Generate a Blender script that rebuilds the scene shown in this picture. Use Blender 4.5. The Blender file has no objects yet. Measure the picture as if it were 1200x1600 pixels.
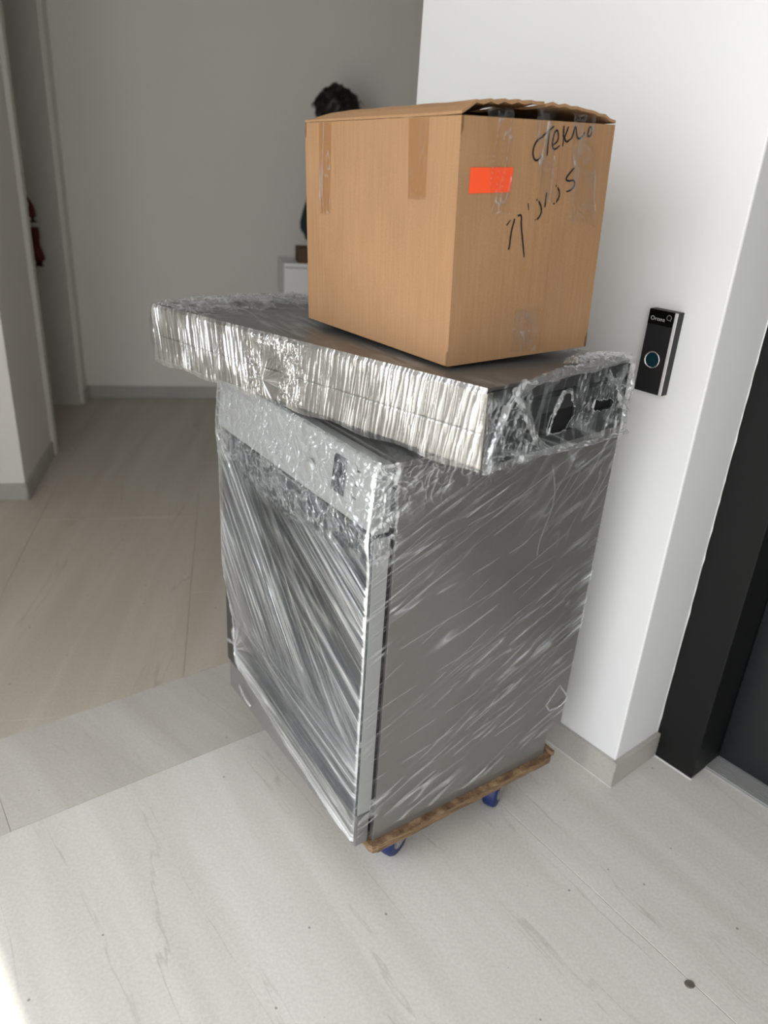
import bpy, bmesh, math, random
import numpy as np
from mathutils import Vector, Matrix, Euler

random.seed(7)
SC = bpy.context.scene
COL = SC.collection

# ------------------------------------------------------------------ camera
F_PX, PITCH, ROLL, CAM_H = 1185.1, 0.4322, 0.0666, 1.353
_fw = Vector((0, math.cos(PITCH), -math.sin(PITCH)))
_rt = Vector((1, 0, 0)); _up = _rt.cross(_fw)
_r2 = math.cos(ROLL) * _rt + math.sin(ROLL) * _up
_u2 = -math.sin(ROLL) * _rt + math.cos(ROLL) * _up
cam_d = bpy.data.cameras.new('camera'); cam = bpy.data.objects.new('camera', cam_d); COL.objects.link(cam)
cam.matrix_world = Matrix(((_r2.x, _u2.x, -_fw.x, 0), (_r2.y, _u2.y, -_fw.y, 0), (_r2.z, _u2.z, -_fw.z, CAM_H), (0, 0, 0, 1)))
cam_d.sensor_fit = 'VERTICAL'; cam_d.sensor_height = 36.0; cam_d.sensor_width = 27.0
cam_d.lens = F_PX / 1600 * 36.0
cam_d.clip_start = 0.02
cam_d.dof.use_dof = True; cam_d.dof.focus_distance = 1.32; cam_d.dof.aperture_fstop = 3.2
SC.camera = cam

# ------------------------------------------------------------------ world, sun, exposure
SKY = 3.3
SUN = 3.5
world = bpy.data.worlds.new('sky'); SC.world = world; world.use_nodes = True
bg = world.node_tree.nodes['Background']
bg.inputs[0].default_value = (0.95, 0.975, 1.0, 1); bg.inputs[1].default_value = SKY
SC.view_settings.view_transform = 'Standard'
try: SC.view_settings.look = 'None'
except Exception: pass
SC.view_settings.gamma = 1.0; SC.view_settings.use_curve_mapping = False
SC.view_settings.exposure = 0.0

# lobby axes: P = near corner of the lift wall, N runs along the lift wall, M points into the lift
N = Vector((-0.65, 0.76, 0)).normalized(); M = Vector((N.y, -N.x, 0)); P0 = Vector((0.598, 1.417, 0)) + (N + M) * 0.011
def LW(along, depth, z=0.0):
    return P0 + N * along + M * depth + Vector((0, 0, z))
# corridor axes
A0 = Vector((-1.749, 4.256, 0)); EE = Vector((0.97736, 0.21158, 0)); CC = Vector((-0.21158, 0.97736, 0))
def CW(e, c, z=0.0):
    return A0 + EE * e + CC * c + Vector((0, 0, z))

WIN_D = -1.95            # depth of the window wall, measured from the lift wall
WIN_A0, WIN_A1, WIN_Z0, WIN_Z1 = -2.4, 1.05, 0.02, 2.35
sun_l = bpy.data.lights.new('sun', 'SUN'); sun_l.energy = SUN; sun_l.angle = math.radians(0.6); sun_l.color = (1, 0.93, 0.82)
sun = bpy.data.objects.new('sun', sun_l); COL.objects.link(sun)
_sd = (M * math.cos(math.radians(70.0)) + Vector((0, 0, -math.sin(math.radians(70.0))))).normalized()
sun.rotation_euler = _sd.to_track_quat('-Z', 'Y').to_euler(); sun.location = LW(0, -4, 4)
por_l = bpy.data.lights.new('window_portal', 'AREA'); por_l.shape = 'RECTANGLE'
por_l.size = WIN_A1 - WIN_A0; por_l.size_y = WIN_Z1 - WIN_Z0; por_l.cycles.is_portal = True
por = bpy.data.objects.new('window_portal', por_l); COL.objects.link(por)
por.location = LW((WIN_A0 + WIN_A1) / 2, WIN_D - 0.1, (WIN_Z0 + WIN_Z1) / 2)
por.rotation_euler = M.to_track_quat('-Z', 'Y').to_euler()

# ------------------------------------------------------------------ helpers
def link(name, me, mat=None, parent=None):
    o = bpy.data.objects.new(name, me); COL.objects.link(o)
    if mat is not None: me.materials.append(mat)
    if parent is not None: o.parent = parent
    return o
def tag(o, label=None, cat=None, group=None, kind=None):
    if label: o['label'] = label
    if cat: o['category'] = cat
    if group: o['group'] = group
    if kind: o['kind'] = kind
    return o
def empty(name, loc, rot=(0, 0, 0), parent=None):
    o = bpy.data.objects.new(name, None); COL.objects.link(o); o.location = loc; o.rotation_euler = rot
    o.empty_display_size = 0.1
    if parent: o.parent = parent
    return o
class MB:
    """collects simple shapes into one mesh"""
    def __init__(self): self.bm = bmesh.new()
    def box(self, lo, hi, bevel=0.0, seg=2):
        c = [(lo[i] + hi[i]) / 2 for i in range(3)]; s = [hi[i] - lo[i] for i in range(3)]
        r = bmesh.ops.create_cube(self.bm, size=1.0, matrix=Matrix.Translation(c) @ Matrix.Diagonal((*s, 1)))
        if bevel > 0:
            es = list({e for v in r['verts'] for e in v.link_edges})
            bmesh.ops.bevel(self.bm, geom=es, offset=bevel, segments=seg, affect='EDGES', profile=0.5)
        return self
    def prism(self, pts, vec, bevel=0.0):
        """polygon (3d points) swept along vec"""
        vec = Vector(vec)
        a = [self.bm.verts.new(Vector(p)) for p in pts]; b = [self.bm.verts.new(Vector(p) + vec) for p in pts]
        n = len(pts); f = [self.bm.faces.new(a), self.bm.faces.new(b[::-1])]
        for i in range(n): f.append(self.bm.faces.new((a[i], b[i], b[(i + 1) % n], a[(i + 1) % n])))
        bmesh.ops.recalc_face_normals(self.bm, faces=f)
        if bevel > 0:
            es = list({e for q in f for e in q.edges})
            bmesh.ops.bevel(self.bm, geom=es, offset=bevel, segments=2, affect='EDGES', profile=0.5)
        return self
    def cyl(self, p0, p1, r0, r1=None, seg=24):
        r1 = r0 if r1 is None else r1
        p0, p1 = Vector(p0), Vector(p1); d = p1 - p0
        q = d.to_track_quat('Z', 'Y').to_matrix().to_4x4()
        bmesh.ops.create_cone(self.bm, cap_ends=True, segments=seg, radius1=r0, radius2=r1, depth=d.length,
                              matrix=Matrix.Translation((p0 + p1) / 2) @ q)
        return self
    def lathe(self, prof, origin, axis, seg=32):
        """prof: (radius, height) list, revolved round axis"""
        q = Vector(axis).to_track_quat('Z', 'Y').to_matrix(); o = Vector(origin); rings = []
        for r, h in prof:
            rings.append([self.bm.verts.new(o + q @ Vector((r * math.cos(2 * math.pi * k / seg), r * math.sin(2 * math.pi * k / seg), h))) for k in range(seg)])
        for i in range(len(rings) - 1):
            for k in range(seg):
                self.bm.faces.new((rings[i][k], rings[i][(k + 1) % seg], rings[i + 1][(k + 1) % seg], rings[i + 1][k]))
        if prof[0][0] > 1e-6: self.bm.faces.new(rings[0][::-1])
        if prof[-1][0] > 1e-6: self.bm.faces.new(rings[-1])
        return self
    def tube(self, pts, r, seg=6, closed=False):
        pts = [Vector(p) for p in pts]; rings = []
        rr = r if hasattr(r, '__len__') else [r] * len(pts)
        for i, p in enumerate(pts):
            t = (pts[min(i + 1, len(pts) - 1)] - pts[max(i - 1, 0)])
            q = t.to_track_quat('Z', 'Y').to_matrix()
            rings.append([self.bm.verts.new(p + q @ Vector((rr[i] * math.cos(2 * math.pi * k / seg), rr[i] * math.sin(2 * math.pi * k / seg), 0))) for k in range(seg)])
        for i in range(len(rings) - 1):
            for k in range(seg):
                self.bm.faces.new((rings[i][k], rings[i][(k + 1) % seg], rings[i + 1][(k + 1) % seg], rings[i + 1][k]))
        self.bm.faces.new(rings[0][::-1]); self.bm.faces.new(rings[-1])
        return self
    def build(self, name, mat, parent=None, smooth=False):
        me = bpy.data.meshes.new(name)
        bmesh.ops.remove_doubles(self.bm, verts=self.bm.verts, dist=1e-6)
        bmesh.ops.recalc_face_normals(self.bm, faces=self.bm.faces)
        self.bm.to_mesh(me); self.bm.free()
        if smooth: me.polygons.foreach_set('use_smooth', [True] * len(me.polygons))
        return link(name, me, mat, parent)

# ------------------------------------------------------------------ materials
def new_mat(name):
    m = bpy.data.materials.new(name); m.use_nodes = True
    nt = m.node_tree; return m, nt, nt.nodes['Principled BSDF']
def nd(nt, t, **kw):
    n = nt.nodes.new(t)
    for k, v in kw.items(): setattr(n, k, v)
    return n
def plain(name, col, rough=0.5, metal=0.0, noise=0.0, nscale=40, bump=0.0, bscale=200, spec=None, aniso=None):
    m, nt, p = new_mat(name); L = nt.links
    p.inputs['Base Color'].default_value = (*col, 1); p.inputs['Roughness'].default_value = rough; p.inputs['Metallic'].default_value = metal
    if spec is not None: p.inputs['Specular IOR Level'].default_value = spec
    tc = nd(nt, 'ShaderNodeTexCoord')
    if noise > 0:
        n = nd(nt, 'ShaderNodeTexNoise'); n.inputs['Scale'].default_value = nscale; n.inputs['Detail'].default_value = 5
        L.new(tc.outputs['Object'], n.inputs['Vector'])
        r = nd(nt, 'ShaderNodeMapRange'); r.inputs[3].default_value = 1 - noise; r.inputs[4].default_value = 1 + noise
        L.new(n.outputs['Fac'], r.inputs[0])
        mx = nd(nt, 'ShaderNodeMix', data_type='RGBA', blend_type='MULTIPLY'); mx.inputs[0].default_value = 1
        mx.inputs[6].default_value = (*col, 1); L.new(r.outputs[0], mx.inputs[7]); L.new(mx.outputs[2], p.inputs['Base Color'])
    if bump > 0:
        n = nd(nt, 'ShaderNodeTexNoise'); n.inputs['Scale'].default_value = bscale; n.inputs['Detail'].default_value = 3
        L.new(tc.outputs['Object'], n.inputs['Vector'])
        b = nd(nt, 'ShaderNodeBump'); b.inputs['Strength'].default_value = bump; b.inputs['Distance'].default_value = 0.002
        L.new(n.outputs['Fac'], b.inputs['Height']); L.new(b.outputs[0], p.inputs['Normal'])
    return m
WHITE = plain('white_plaster', (0.86, 0.86, 0.855), 0.75, noise=0.02, nscale=3, bump=0.12, bscale=60)
GREYWALL = plain('corridor_plaster', (0.80, 0.77, 0.715), 0.8, noise=0.02, nscale=3, bump=0.08, bscale=50)
CEIL = plain('ceiling_paint', (0.8, 0.8, 0.79), 0.8)
BLACKMET = plain('black_lift_metal', (0.007, 0.0073, 0.0072), 0.5, 0.0, noise=0.08, nscale=6, spec=0.25)
BLACKDOOR = plain('black_lift_door', (0.012, 0.014, 0.015), 0.35, 0.0)
ALU = plain('aluminium', (0.42, 0.42, 0.42), 0.35, 1.0)
SILLM = plain('anodised_sill', (0.40, 0.40, 0.395), 0.4, 0.25)
DARKWOOD = plain('dark_door_leaf', (0.035, 0.032, 0.027), 0.6)
LINING = plain('door_lining', (0.62, 0.60, 0.55), 0.6)
CAULK = plain('white_caulk', (0.85, 0.85, 0.84), 0.7)

def stone(name, ang, base, base2, vein):
    """pale limestone look: cloudy streaks and thin wandering veins running along ang"""
    m, nt, p = new_mat(name); L = nt.links
    geo = nd(nt, 'ShaderNodeNewGeometry')
    rot = nd(nt, 'ShaderNodeMapping'); rot.inputs['Rotation'].default_value = (0, 0, -ang); L.new(geo.outputs['Position'], rot.inputs['Vector'])
    s1 = nd(nt, 'ShaderNodeMapping'); s1.inputs['Scale'].default_value = (0.55, 6.0, 1); L.new(rot.outputs[0], s1.inputs['Vector'])
    n1 = nd(nt, 'ShaderNodeTexNoise'); n1.inputs['Scale'].default_value = 1.6; n1.inputs['Detail'].default_value = 6; n1.inputs['Distortion'].default_value = 0.6
    L.new(s1.outputs[0], n1.inputs['Vector'])
    r1 = nd(nt, 'ShaderNodeValToRGB'); r1.color_ramp.elements[0].position = 0.36; r1.color_ramp.elements[1].position = 0.66
    r1.color_ramp.elements[0].color = (*base2, 1); r1.color_ramp.elements[1].color = (*base, 1); L.new(n1.outputs['Fac'], r1.inputs['Fac'])
    # thin veins
    s2 = nd(nt, 'ShaderNodeMapping'); s2.inputs['Scale'].default_value = (0.30, 2.6, 1); s2.inputs['Location'].default_value = (3.1, 1.7, 0); L.new(rot.outputs[0], s2.inputs['Vector'])
    n2 = nd(nt, 'ShaderNodeTexNoise'); n2.inputs['Scale'].default_value = 1.5; n2.inputs['Detail'].default_value = 6; n2.inputs['Roughness'].default_value = 0.5; n2.inputs['Distortion'].default_value = 0.15
    L.new(s2.outputs[0], n2.inputs['Vector'])
    a = nd(nt, 'ShaderNodeMath', operation='SUBTRACT'); a.inputs[1].default_value = 0.5; L.new(n2.outputs['Fac'], a.inputs[0])
    ab = nd(nt, 'ShaderNodeMath', operation='ABSOLUTE'); L.new(a.outputs[0], ab.inputs[0])
    vr = nd(nt, 'ShaderNodeMapRange'); vr.inputs[1].default_value = 0.0; vr.inputs[2].default_value = 0.0045; vr.inputs[3].default_value = 1; vr.inputs[4].default_value = 0
    L.new(ab.outputs[0], vr.inputs[0])
    n3 = nd(nt, 'ShaderNodeTexNoise'); n3.inputs['Scale'].default_value = 7; L.new(geo.outputs['Position'], n3.inputs['Vector'])
    m3 = nd(nt, 'ShaderNodeMapRange'); m3.inputs[1].default_value = 0.38; m3.inputs[2].default_value = 0.60; L.new(n3.outputs['Fac'], m3.inputs[0])
    vm = nd(nt, 'ShaderNodeMath', operation='MULTIPLY'); L.new(vr.outputs[0], vm.inputs[0]); L.new(m3.outputs[0], vm.inputs[1])
    vs = nd(nt, 'ShaderNodeMath', operation='MULTIPLY'); vs.inputs[1].default_value = 0.40; L.new(vm.outputs[0], vs.inputs[0])
    mx = nd(nt, 'ShaderNodeMix', data_type='RGBA'); L.new(vs.outputs[0], mx.inputs[0]); L.new(r1.outputs[0], mx.inputs[6]); mx.inputs[7].default_value = (*vein, 1)
    # fine grain and dark specks
    n4 = nd(nt, 'ShaderNodeTexNoise'); n4.inputs['Scale'].default_value = 160; n4.inputs['Detail'].default_value = 4; L.new(geo.outputs['Position'], n4.inputs['Vector'])
    g4 = nd(nt, 'ShaderNodeMapRange'); g4.inputs[1].default_value = 0.3; g4.inputs[2].default_value = 0.7; g4.inputs[3].default_value = 0.93; g4.inputs[4].default_value = 1.06; L.new(n4.outputs['Fac'], g4.inputs[0])
    m4 = nd(nt, 'ShaderNodeMix', data_type='RGBA', blend_type='MULTIPLY'); m4.inputs[0].default_value = 1; L.new(mx.outputs[2], m4.inputs[6]); L.new(g4.outputs[0], m4.inputs[7])
    v = nd(nt, 'ShaderNodeTexVoronoi'); v.inputs['Scale'].default_value = 15; L.new(geo.outputs['Position'], v.inputs['Vector'])
    sp = nd(nt, 'ShaderNodeMapRange'); sp.inputs[1].default_value = 0.028; sp.inputs[2].default_value = 0.05; sp.inputs[3].default_value = 0.45; sp.inputs[4].default_value = 1; L.new(v.outputs['Distance'], sp.inputs[0])
    m5 = nd(nt, 'ShaderNodeMix', data_type='RGBA', blend_type='MULTIPLY'); m5.inputs[0].default_value = 1; L.new(m4.outputs[2], m5.inputs[6]); L.new(sp.outputs[0], m5.inputs[7])
    L.new(m5.outputs[2], p.inputs['Base Color'])
    p.inputs['Roughness'].default_value = 0.42; p.inputs['Specular IOR Level'].default_value = 0.35
    b = nd(nt, 'ShaderNodeBump'); b.inputs['Strength'].default_value = 0.06; b.inputs['Distance'].default_value = 0.002
    L.new(n4.outputs['Fac'], b.inputs['Height']); L.new(b.outputs[0], p.inputs['Normal'])
    return m
T_ANG = math.radians(37.5)
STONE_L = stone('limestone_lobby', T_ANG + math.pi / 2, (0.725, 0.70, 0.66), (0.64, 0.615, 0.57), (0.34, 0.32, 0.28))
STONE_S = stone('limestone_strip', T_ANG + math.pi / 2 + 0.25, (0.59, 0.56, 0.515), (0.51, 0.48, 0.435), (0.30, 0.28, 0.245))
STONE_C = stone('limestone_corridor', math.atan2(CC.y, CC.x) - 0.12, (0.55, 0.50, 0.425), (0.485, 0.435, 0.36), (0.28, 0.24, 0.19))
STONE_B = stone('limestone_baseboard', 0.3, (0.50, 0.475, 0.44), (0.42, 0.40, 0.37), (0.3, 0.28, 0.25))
GROUT = plain('grout', (0.50, 0.48, 0.44), 0.9, bump=0.2, bscale=300)

# ------------------------------------------------------------------ structure
CEIL_Z = 2.62
fl = MB().prism([(-5.5, -3.5, -0.06), (4.5, -3.5, -0.06), (4.5, 6.0, -0.06), (-5.5, 6.0, -0.06)], (0, 0, 0.0585)).build('floor', GROUT)
tag(fl, 'pale grey limestone tile floor with thin joints', 'floor', kind='structure')

TD = Vector((math.cos(T_ANG), math.sin(T_ANG), 0)); QD = Vector((-TD.y, TD.x, 0))
def clip(poly, nx, ny, d):
    """keep the part with nx*x+ny*y >= d"""
    out = []
    for i in range(len(poly)):
        a, b = poly[i], poly[(i + 1) % len(poly)]
        da, db = nx * a[0] + ny * a[1] - d, nx * b[0] + ny * b[1] - d
        if da >= 0: out.append(a)
        if (da >= 0) != (db >= 0):
            t = da / (da - db); out.append((a[0] + t * (b[0] - a[0]), a[1] + t * (b[1] - a[1])))
    return out
def area(p):
    return abs(sum(p[i][0] * p[(i + 1) % len(p)][1] - p[(i + 1) % len(p)][0] * p[i][1] for i in range(len(p)))) / 2
def tile(poly, mat):
    for nx, ny, d in ((1, 0, -3.2), (-1, 0, -2.4), (0, 1, -1.6), (0, -1, -5.2)):
        if len(poly) > 2: poly = clip(poly, nx, ny, d)
    if len(poly) < 3 or area(poly) < 0.004: return
    m = MB().prism([(x, y, -0.009) for x, y in poly], (0, 0, 0.009), bevel=0.0007)
    m.build('tile', mat, fl)
G = 0.0010
B1, B2, A3 = 1.388, 1.700, 1.070
def ab(a, b): v = TD * a + QD * b; return (v.x, v.y)
for i in range(-3, 3):
    for j in range(-3, 1):
        a0, a1 = A3 + 1.2 * i, A3 + 1.2 * (i + 1); b0, b1 = B1 + 1.2 * (j - 1), B1 + 1.2 * j
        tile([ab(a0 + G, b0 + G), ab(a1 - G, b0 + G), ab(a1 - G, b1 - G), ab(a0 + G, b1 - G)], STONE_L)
for i in range(-3, 4):
    a0 = 0.115 + 1.2 * i
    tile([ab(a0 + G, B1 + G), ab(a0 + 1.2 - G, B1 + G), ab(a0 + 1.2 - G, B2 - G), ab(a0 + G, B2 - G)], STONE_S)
for i in range(-3, 5):
    for j in range(-6, 1):
        e0 = 0.655 + 0.6 * i; c0 = -2.26 + 1.2 * (j + 3) - (0.6 if i % 2 else 0.0)
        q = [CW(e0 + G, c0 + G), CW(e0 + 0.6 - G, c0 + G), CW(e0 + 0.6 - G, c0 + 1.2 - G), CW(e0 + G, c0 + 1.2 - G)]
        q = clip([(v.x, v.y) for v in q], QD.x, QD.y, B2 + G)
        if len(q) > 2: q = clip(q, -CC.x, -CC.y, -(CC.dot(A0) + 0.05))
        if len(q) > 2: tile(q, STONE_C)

def wallprism(name, pts, z0, z1, mat, label, bevel=0.0):
    o = MB().prism([(p.x, p.y, z0) for p in pts], (0, 0, z1 - z0), bevel=bevel).build(name, mat)
    return tag(o, label, 'wall', kind='structure')
cl = MB().prism([(x, y, CEIL_Z) for x, y in clip([(-5.5, -3.5), (4.5, -3.5), (4.5, 6.0), (-5.5, 6.0)], M.x, M.y, M.dot(P0) + WIN_D - 0.2)], (0, 0, 0.06)).build('ceiling', CEIL)
tag(cl, 'white painted ceiling above the lobby', 'ceiling', kind='structure')

# lift wall with the reveal beside the lift frame
LEND = 0.905
wallprism('wall_right', [LW(0, 0), LW(LEND, 0), LW(LEND, 2.6), LW(0.3, 2.6), LW(0.3, 0.5), LW(0, 0.5)], 0, CEIL_Z, WHITE, 'white plaster wall carrying the lift call panel', bevel=0.004)
LDW = 1.06               # clear lift opening between the jambs
FW, FD, SD = 0.113, 0.18, 0.064
wallprism('wall_lift_side', [LW(-2 * FW - LDW, 0), LW(-2 * FW - LDW, 0.5), LW(-2.9, 0.5), LW(-2.9, 0)], 0, CEIL_Z, WHITE, 'white plaster wall on the near side of the lift')
wallprism('wall_lift_head', [LW(0, 0), LW(-2 * FW - LDW, 0), LW(-2 * FW - LDW, 0.5), LW(0, 0.5)], 2.25, CEIL_Z, WHITE, 'white plaster wall above the lift door')
# window wall opposite the lift: full-height glazing lets the daylight in
wm = MB()
for a0, a1, z0, z1 in ((-2.9, WIN_A0, 0, CEIL_Z), (WIN_A1, 3.6, 0, CEIL_Z), (WIN_A0, WIN_A1, WIN_Z1, CEIL_Z)):
    wm.prism([LW(a0, WIN_D, z0), LW(a1, WIN_D, z0), LW(a1, WIN_D - 0.2, z0), LW(a0, WIN_D - 0.2, z0)], (0, 0, z1 - z0))
tag(wm.build('wall_left', WHITE), 'white wall around the tall lobby window', 'wall', kind='structure')
FRAMEM = plain('window_frame_paint', (0.10, 0.10, 0.10), 0.5)
wr = empty('window_1', LW((WIN_A0 + WIN_A1) / 2, WIN_D - 0.1)); tag(wr, 'tall lobby window opposite the lift', 'window', kind='structure')
def wbar(a0, a1, z0, z1):
    o = MB().prism([LW(a0, WIN_D - 0.08, z0) - wr.location, LW(a1, WIN_D - 0.08, z0) - wr.location, LW(a1, WIN_D - 0.13, z0) - wr.location, LW(a0, WIN_D - 0.13, z0) - wr.location], (0, 0, z1 - z0)).build('window_bar', FRAMEM, wr)
for k in range(4):
    a = WIN_A0 + (WIN_A1 - WIN_A0 - 0.05) * k / 3; wbar(a, a + 0.05, 0, WIN_Z1)
wbar(WIN_A0, WIN_A1, WIN_Z1 - 0.05, WIN_Z1); wbar(WIN_A0, WIN_A1, 0, 0.05)
wallprism('wall_front', [LW(-2.9, -2.3), LW(-3.05, -2.3), LW(-3.05, 0.5), LW(-2.9, 0.5)], 0, CEIL_Z, WHITE, 'white wall closing the lobby behind the camera')

# corridor: back wall, left wall with a closed dark door in a deep lining
wallprism('wall_back', [CW(-0.25, 0), CW(3.6, 0), CW(3.6, 0.15), CW(-0.25, 0.15)], 0, CEIL_Z, GREYWALL, 'plain wall closing the far end of the corridor')
wallprism('wall_corridor_end', [CW(3.5, 0), CW(3.65, 0), CW(3.65, -2.2), CW(3.5, -2.2)], 0, CEIL_Z, GREYWALL, 'plain wall at the side end of the corridor')
PE, PC0, PC1, DC1 = -0.032, -1.457, -0.925, -0.128
wallprism('wall_pier', [CW(PE, PC0), CW(PE, PC1), CW(PE - 0.2, PC1), CW(PE - 0.2, PC0 + 0.25), CW(-2.6, PC0 + 0.25), CW(-2.6, PC0)], 0, CEIL_Z, GREYWALL, 'white wall pier at the corner of the corridor', bevel=0.003)
wallprism('wall_stub', [CW(PE + 0.012, DC1 + 0.004), CW(PE + 0.012, 0), CW(PE - 0.25, 0), CW(PE - 0.25, DC1 + 0.004)], 0, CEIL_Z, GREYWALL, 'short wall stub between the doorway and the back wall')
wallprism('wall_door_head', [CW(PE, PC1), CW(PE, DC1), CW(PE - 0.2, DC1), CW(PE - 0.2, PC1)], 2.12, CEIL_Z, GREYWALL, 'plaster above the corridor doorway')
d1 = empty('door_1', CW(PE - 0.16, (PC1 + DC1) / 2), (0, 0, math.atan2(CC.y, CC.x))); tag(d1, 'dark closed door set deep in the corridor doorway', 'door', kind='structure')
hw = (DC1 - PC1) / 2                                   # door local frame: x along the corridor, y to the left
MB().box((-hw + 0.002, -0.005, 0.006), (hw - 0.002, 0.035, 2.11), 0.002).build('door_leaf', DARKWOOD, d1)
MB().box((hw - 0.022, -0.150, 0), (hw - 0.001, -0.006, 2.11), 0.002).build('jamb_lining', LINING, d1)
MB().box((-hw - 0.03, -0.180, 0), (-hw + 0.022, -0.006, 2.11), 0.004).build('jamb_lining', LINING, d1)
MB().tube([(hw - 0.14, -0.006, 1.02), (hw - 0.14, -0.045, 1.02), (hw - 0.25, -0.045, 1.02)], 0.009, 8).build('handle', ALU, d1, True)

# baseboards
BH = 0.072
def baseboard(name, segs, label):
    r = MB()
    for pts in segs: r.prism([(p.x, p.y, 0.0005) for p in pts], (0, 0, BH), bevel=0.0012)
    tag(r.build(name, STONE_B), label, 'baseboard', kind='structure')
T = 0.011
baseboard('baseboard_right', [[LW(-T, -T), LW(LEND + T, -T), LW(LEND + T, -0.0002), LW(0, -0.0002)]], 'stone baseboard along the lift wall')
baseboard('baseboard_reveal', [[LW(-T, -T), LW(-0.0002, -0.0002), LW(-0.0002, FD), LW(-T, FD)]], 'stone baseboard on the narrow reveal by the lift')
baseboard('baseboard_back', [[CW(PE + 0.024, -T), CW(3.4, -T), CW(3.4, -0.0002), CW(PE + 0.024, -0.0002)]], 'stone baseboard along the corridor back wall')
baseboard('baseboard_stub', [[CW(PE + 0.013, DC1 + 0.006), CW(PE + 0.024, DC1 + 0.006), CW(PE + 0.024, 0), CW(PE + 0.013, 0)]], 'short stone baseboard on the wall stub')
baseboard('baseboard_left', [[CW(PE + 0.0002, PC0 - T), CW(PE + T, PC0 - T), CW(PE + T, PC1 - 0.03), CW(PE + 0.0002, PC1 - 0.03)]], 'stone baseboard on the corridor side of the pier')
baseboard('baseboard_pier', [[CW(PE + T, PC0 - T), CW(-2.5, PC0 - T), CW(-2.5, PC0 - 0.0002), CW(PE + 0.0002, PC0 - 0.0002)]], 'stone baseboard on the lobby side of the pier')

# lift: black frame, black sliding door, grooved aluminium sill
d2 = empty('door_2', LW(-FW - LDW / 2, FD)); tag(d2, 'black lift doorway with metal frame and grooved sill', 'lift door', kind='structure')
def lw(a, d, z=0): return LW(a, d, z) - d2.location
for s in (0, 1):
    a0, a1 = (-0.0005, -FW) if s == 0 else (-FW - LDW, -2 * FW - LDW + 0.0005)
    MB().prism([lw(a0, FD), lw(a1, FD), lw(a1, FD + 0.16), lw(a0, FD + 0.16)], (0, 0, 2.2), 0.003).build('jamb', BLACKMET, d2)
MB().prism([lw(-FW, FD, 2.08), lw(-FW - LDW, FD, 2.08), lw(-FW - LDW, FD + 0.16, 2.08), lw(-FW, FD + 0.16, 2.08)], (0, 0, 0.12), 0.003).build('head', BLACKMET, d2)
for k in range(2):
    a0 = -FW - 0.001 - k * LDW / 2; a1 = -FW - (k + 1) * LDW / 2 + 0.002
    o = FD + 0.125 + 0.012 * k
    MB().prism([lw(a0, o, 0.012), lw(a1, o, 0.012), lw(a1, o + 0.03, 0.012), lw(a0, o + 0.03, 0.012)], (0, 0, 2.06), 0.002).build('door_panel', BLACKDOOR, d2)
sill = MB().prism([lw(-FW, FD + SD, 0.0), lw(-FW - LDW, FD + SD, 0.0), lw(-FW - LDW, FD + 0.15, 0.0), lw(-FW, FD + 0.15, 0.0)], (0, 0, 0.004)).build('sill', SILLM, d2)
for k in range(7):
    dd_ = FD + SD + 0.004 + k * 0.009
    MB().prism([lw(-FW, dd_, 0.004), lw(-FW - LDW, dd_, 0.004), lw(-FW - LDW, dd_ + 0.005, 0.004), lw(-FW, dd_ + 0.005, 0.004)], (0, 0, 0.003)).build('sill_ridge', SILLM, sill)
tm = MB()
rng = np.random.default_rng(3)
zs = np.linspace(0.072, 2.2, 90)
wd = 0.0012 + 0.0022 * rng.random(90) ** 2
for k in range(89):                                    # ragged bead of white filler where the reveal meets the frame
    tm.prism([LW(-0.0003, FD - 0.0012, zs[k]), LW(-wd[k], FD - 0.0012, zs[k]), LW(-wd[k + 1], FD - 0.0012, zs[k + 1]), LW(-0.0003, FD - 0.0012, zs[k + 1])], M * 0.0008)
tag(tm.build('trim_1', CAULK), 'ragged white filler bead along the lift frame', 'trim', kind='structure')
tm = MB().prism([LW(-FW - 0.002, FD - 0.003, 0.0004), LW(0.0, FD - 0.003, 0.0004), LW(0, FD - 0.0004, 0.0004), LW(-FW - 0.002, FD - 0.0004, 0.0004)], (0, 0, 0.002))
tm.prism([LW(-0.002 - T, -T - 0.002, 0.0004), LW(LEND, -T - 0.002, 0.0004), LW(LEND, -T - 0.0003, 0.0004), LW(-0.002 - T, -T - 0.0003, 0.0004)], (0, 0, 0.0012))
tag(tm.build('trim_2', CAULK), 'thin white filler line at the foot of the lift wall', 'trim', kind='structure')

# ------------------------------------------------------------------ numpy noise and film sheets
def _hash(ix, iy, seed):
    h = (ix.astype(np.int64) * 374761393 + iy.astype(np.int64) * 668265263 + seed * 1442695041) & 0x7fffffff
    h = ((h ^ (h >> 13)) * 1274126177) & 0x7fffffff
    h = ((h ^ (h >> 16)) * 2246822519) & 0x7fffffff
    return ((h ^ (h >> 15)) & 0xfffff) / float(0xfffff)
def vnoise(x, y, seed):
    ix, iy = np.floor(x), np.floor(y); fx, fy = x - ix, y - iy
    fx = fx * fx * fx * (fx * (fx * 6 - 15) + 10); fy = fy * fy * fy * (fy * (fy * 6 - 15) + 10)
    ix = ix.astype(np.int64); iy = iy.astype(np.int64)
    a, b, c, d = _hash(ix, iy, seed), _hash(ix + 1, iy, seed), _hash(ix, iy + 1, seed), _hash(ix + 1, iy + 1, seed)
    return (a * (1 - fx) + b * fx) * (1 - fy) + (c * (1 - fx) + d * fx) * fy
def streak(X, Z, deg, la, lc, seed):
    t = math.radians(deg); a = X * math.cos(t) + Z * math.sin(t); c = -X * math.sin(t) + Z * math.cos(t)
    return vnoise(a / la + seed * 7.3, c / lc + seed * 3.1, seed)
def ridge(n, p=3.0): return np.clip(1 - np.abs(2 * n - 1), 0, 1) ** p
def smooth(x, a, b):
    t = np.clip((x - a) / (b - a), 0, 1); return t * t * (3 - 2 * t)
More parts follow.
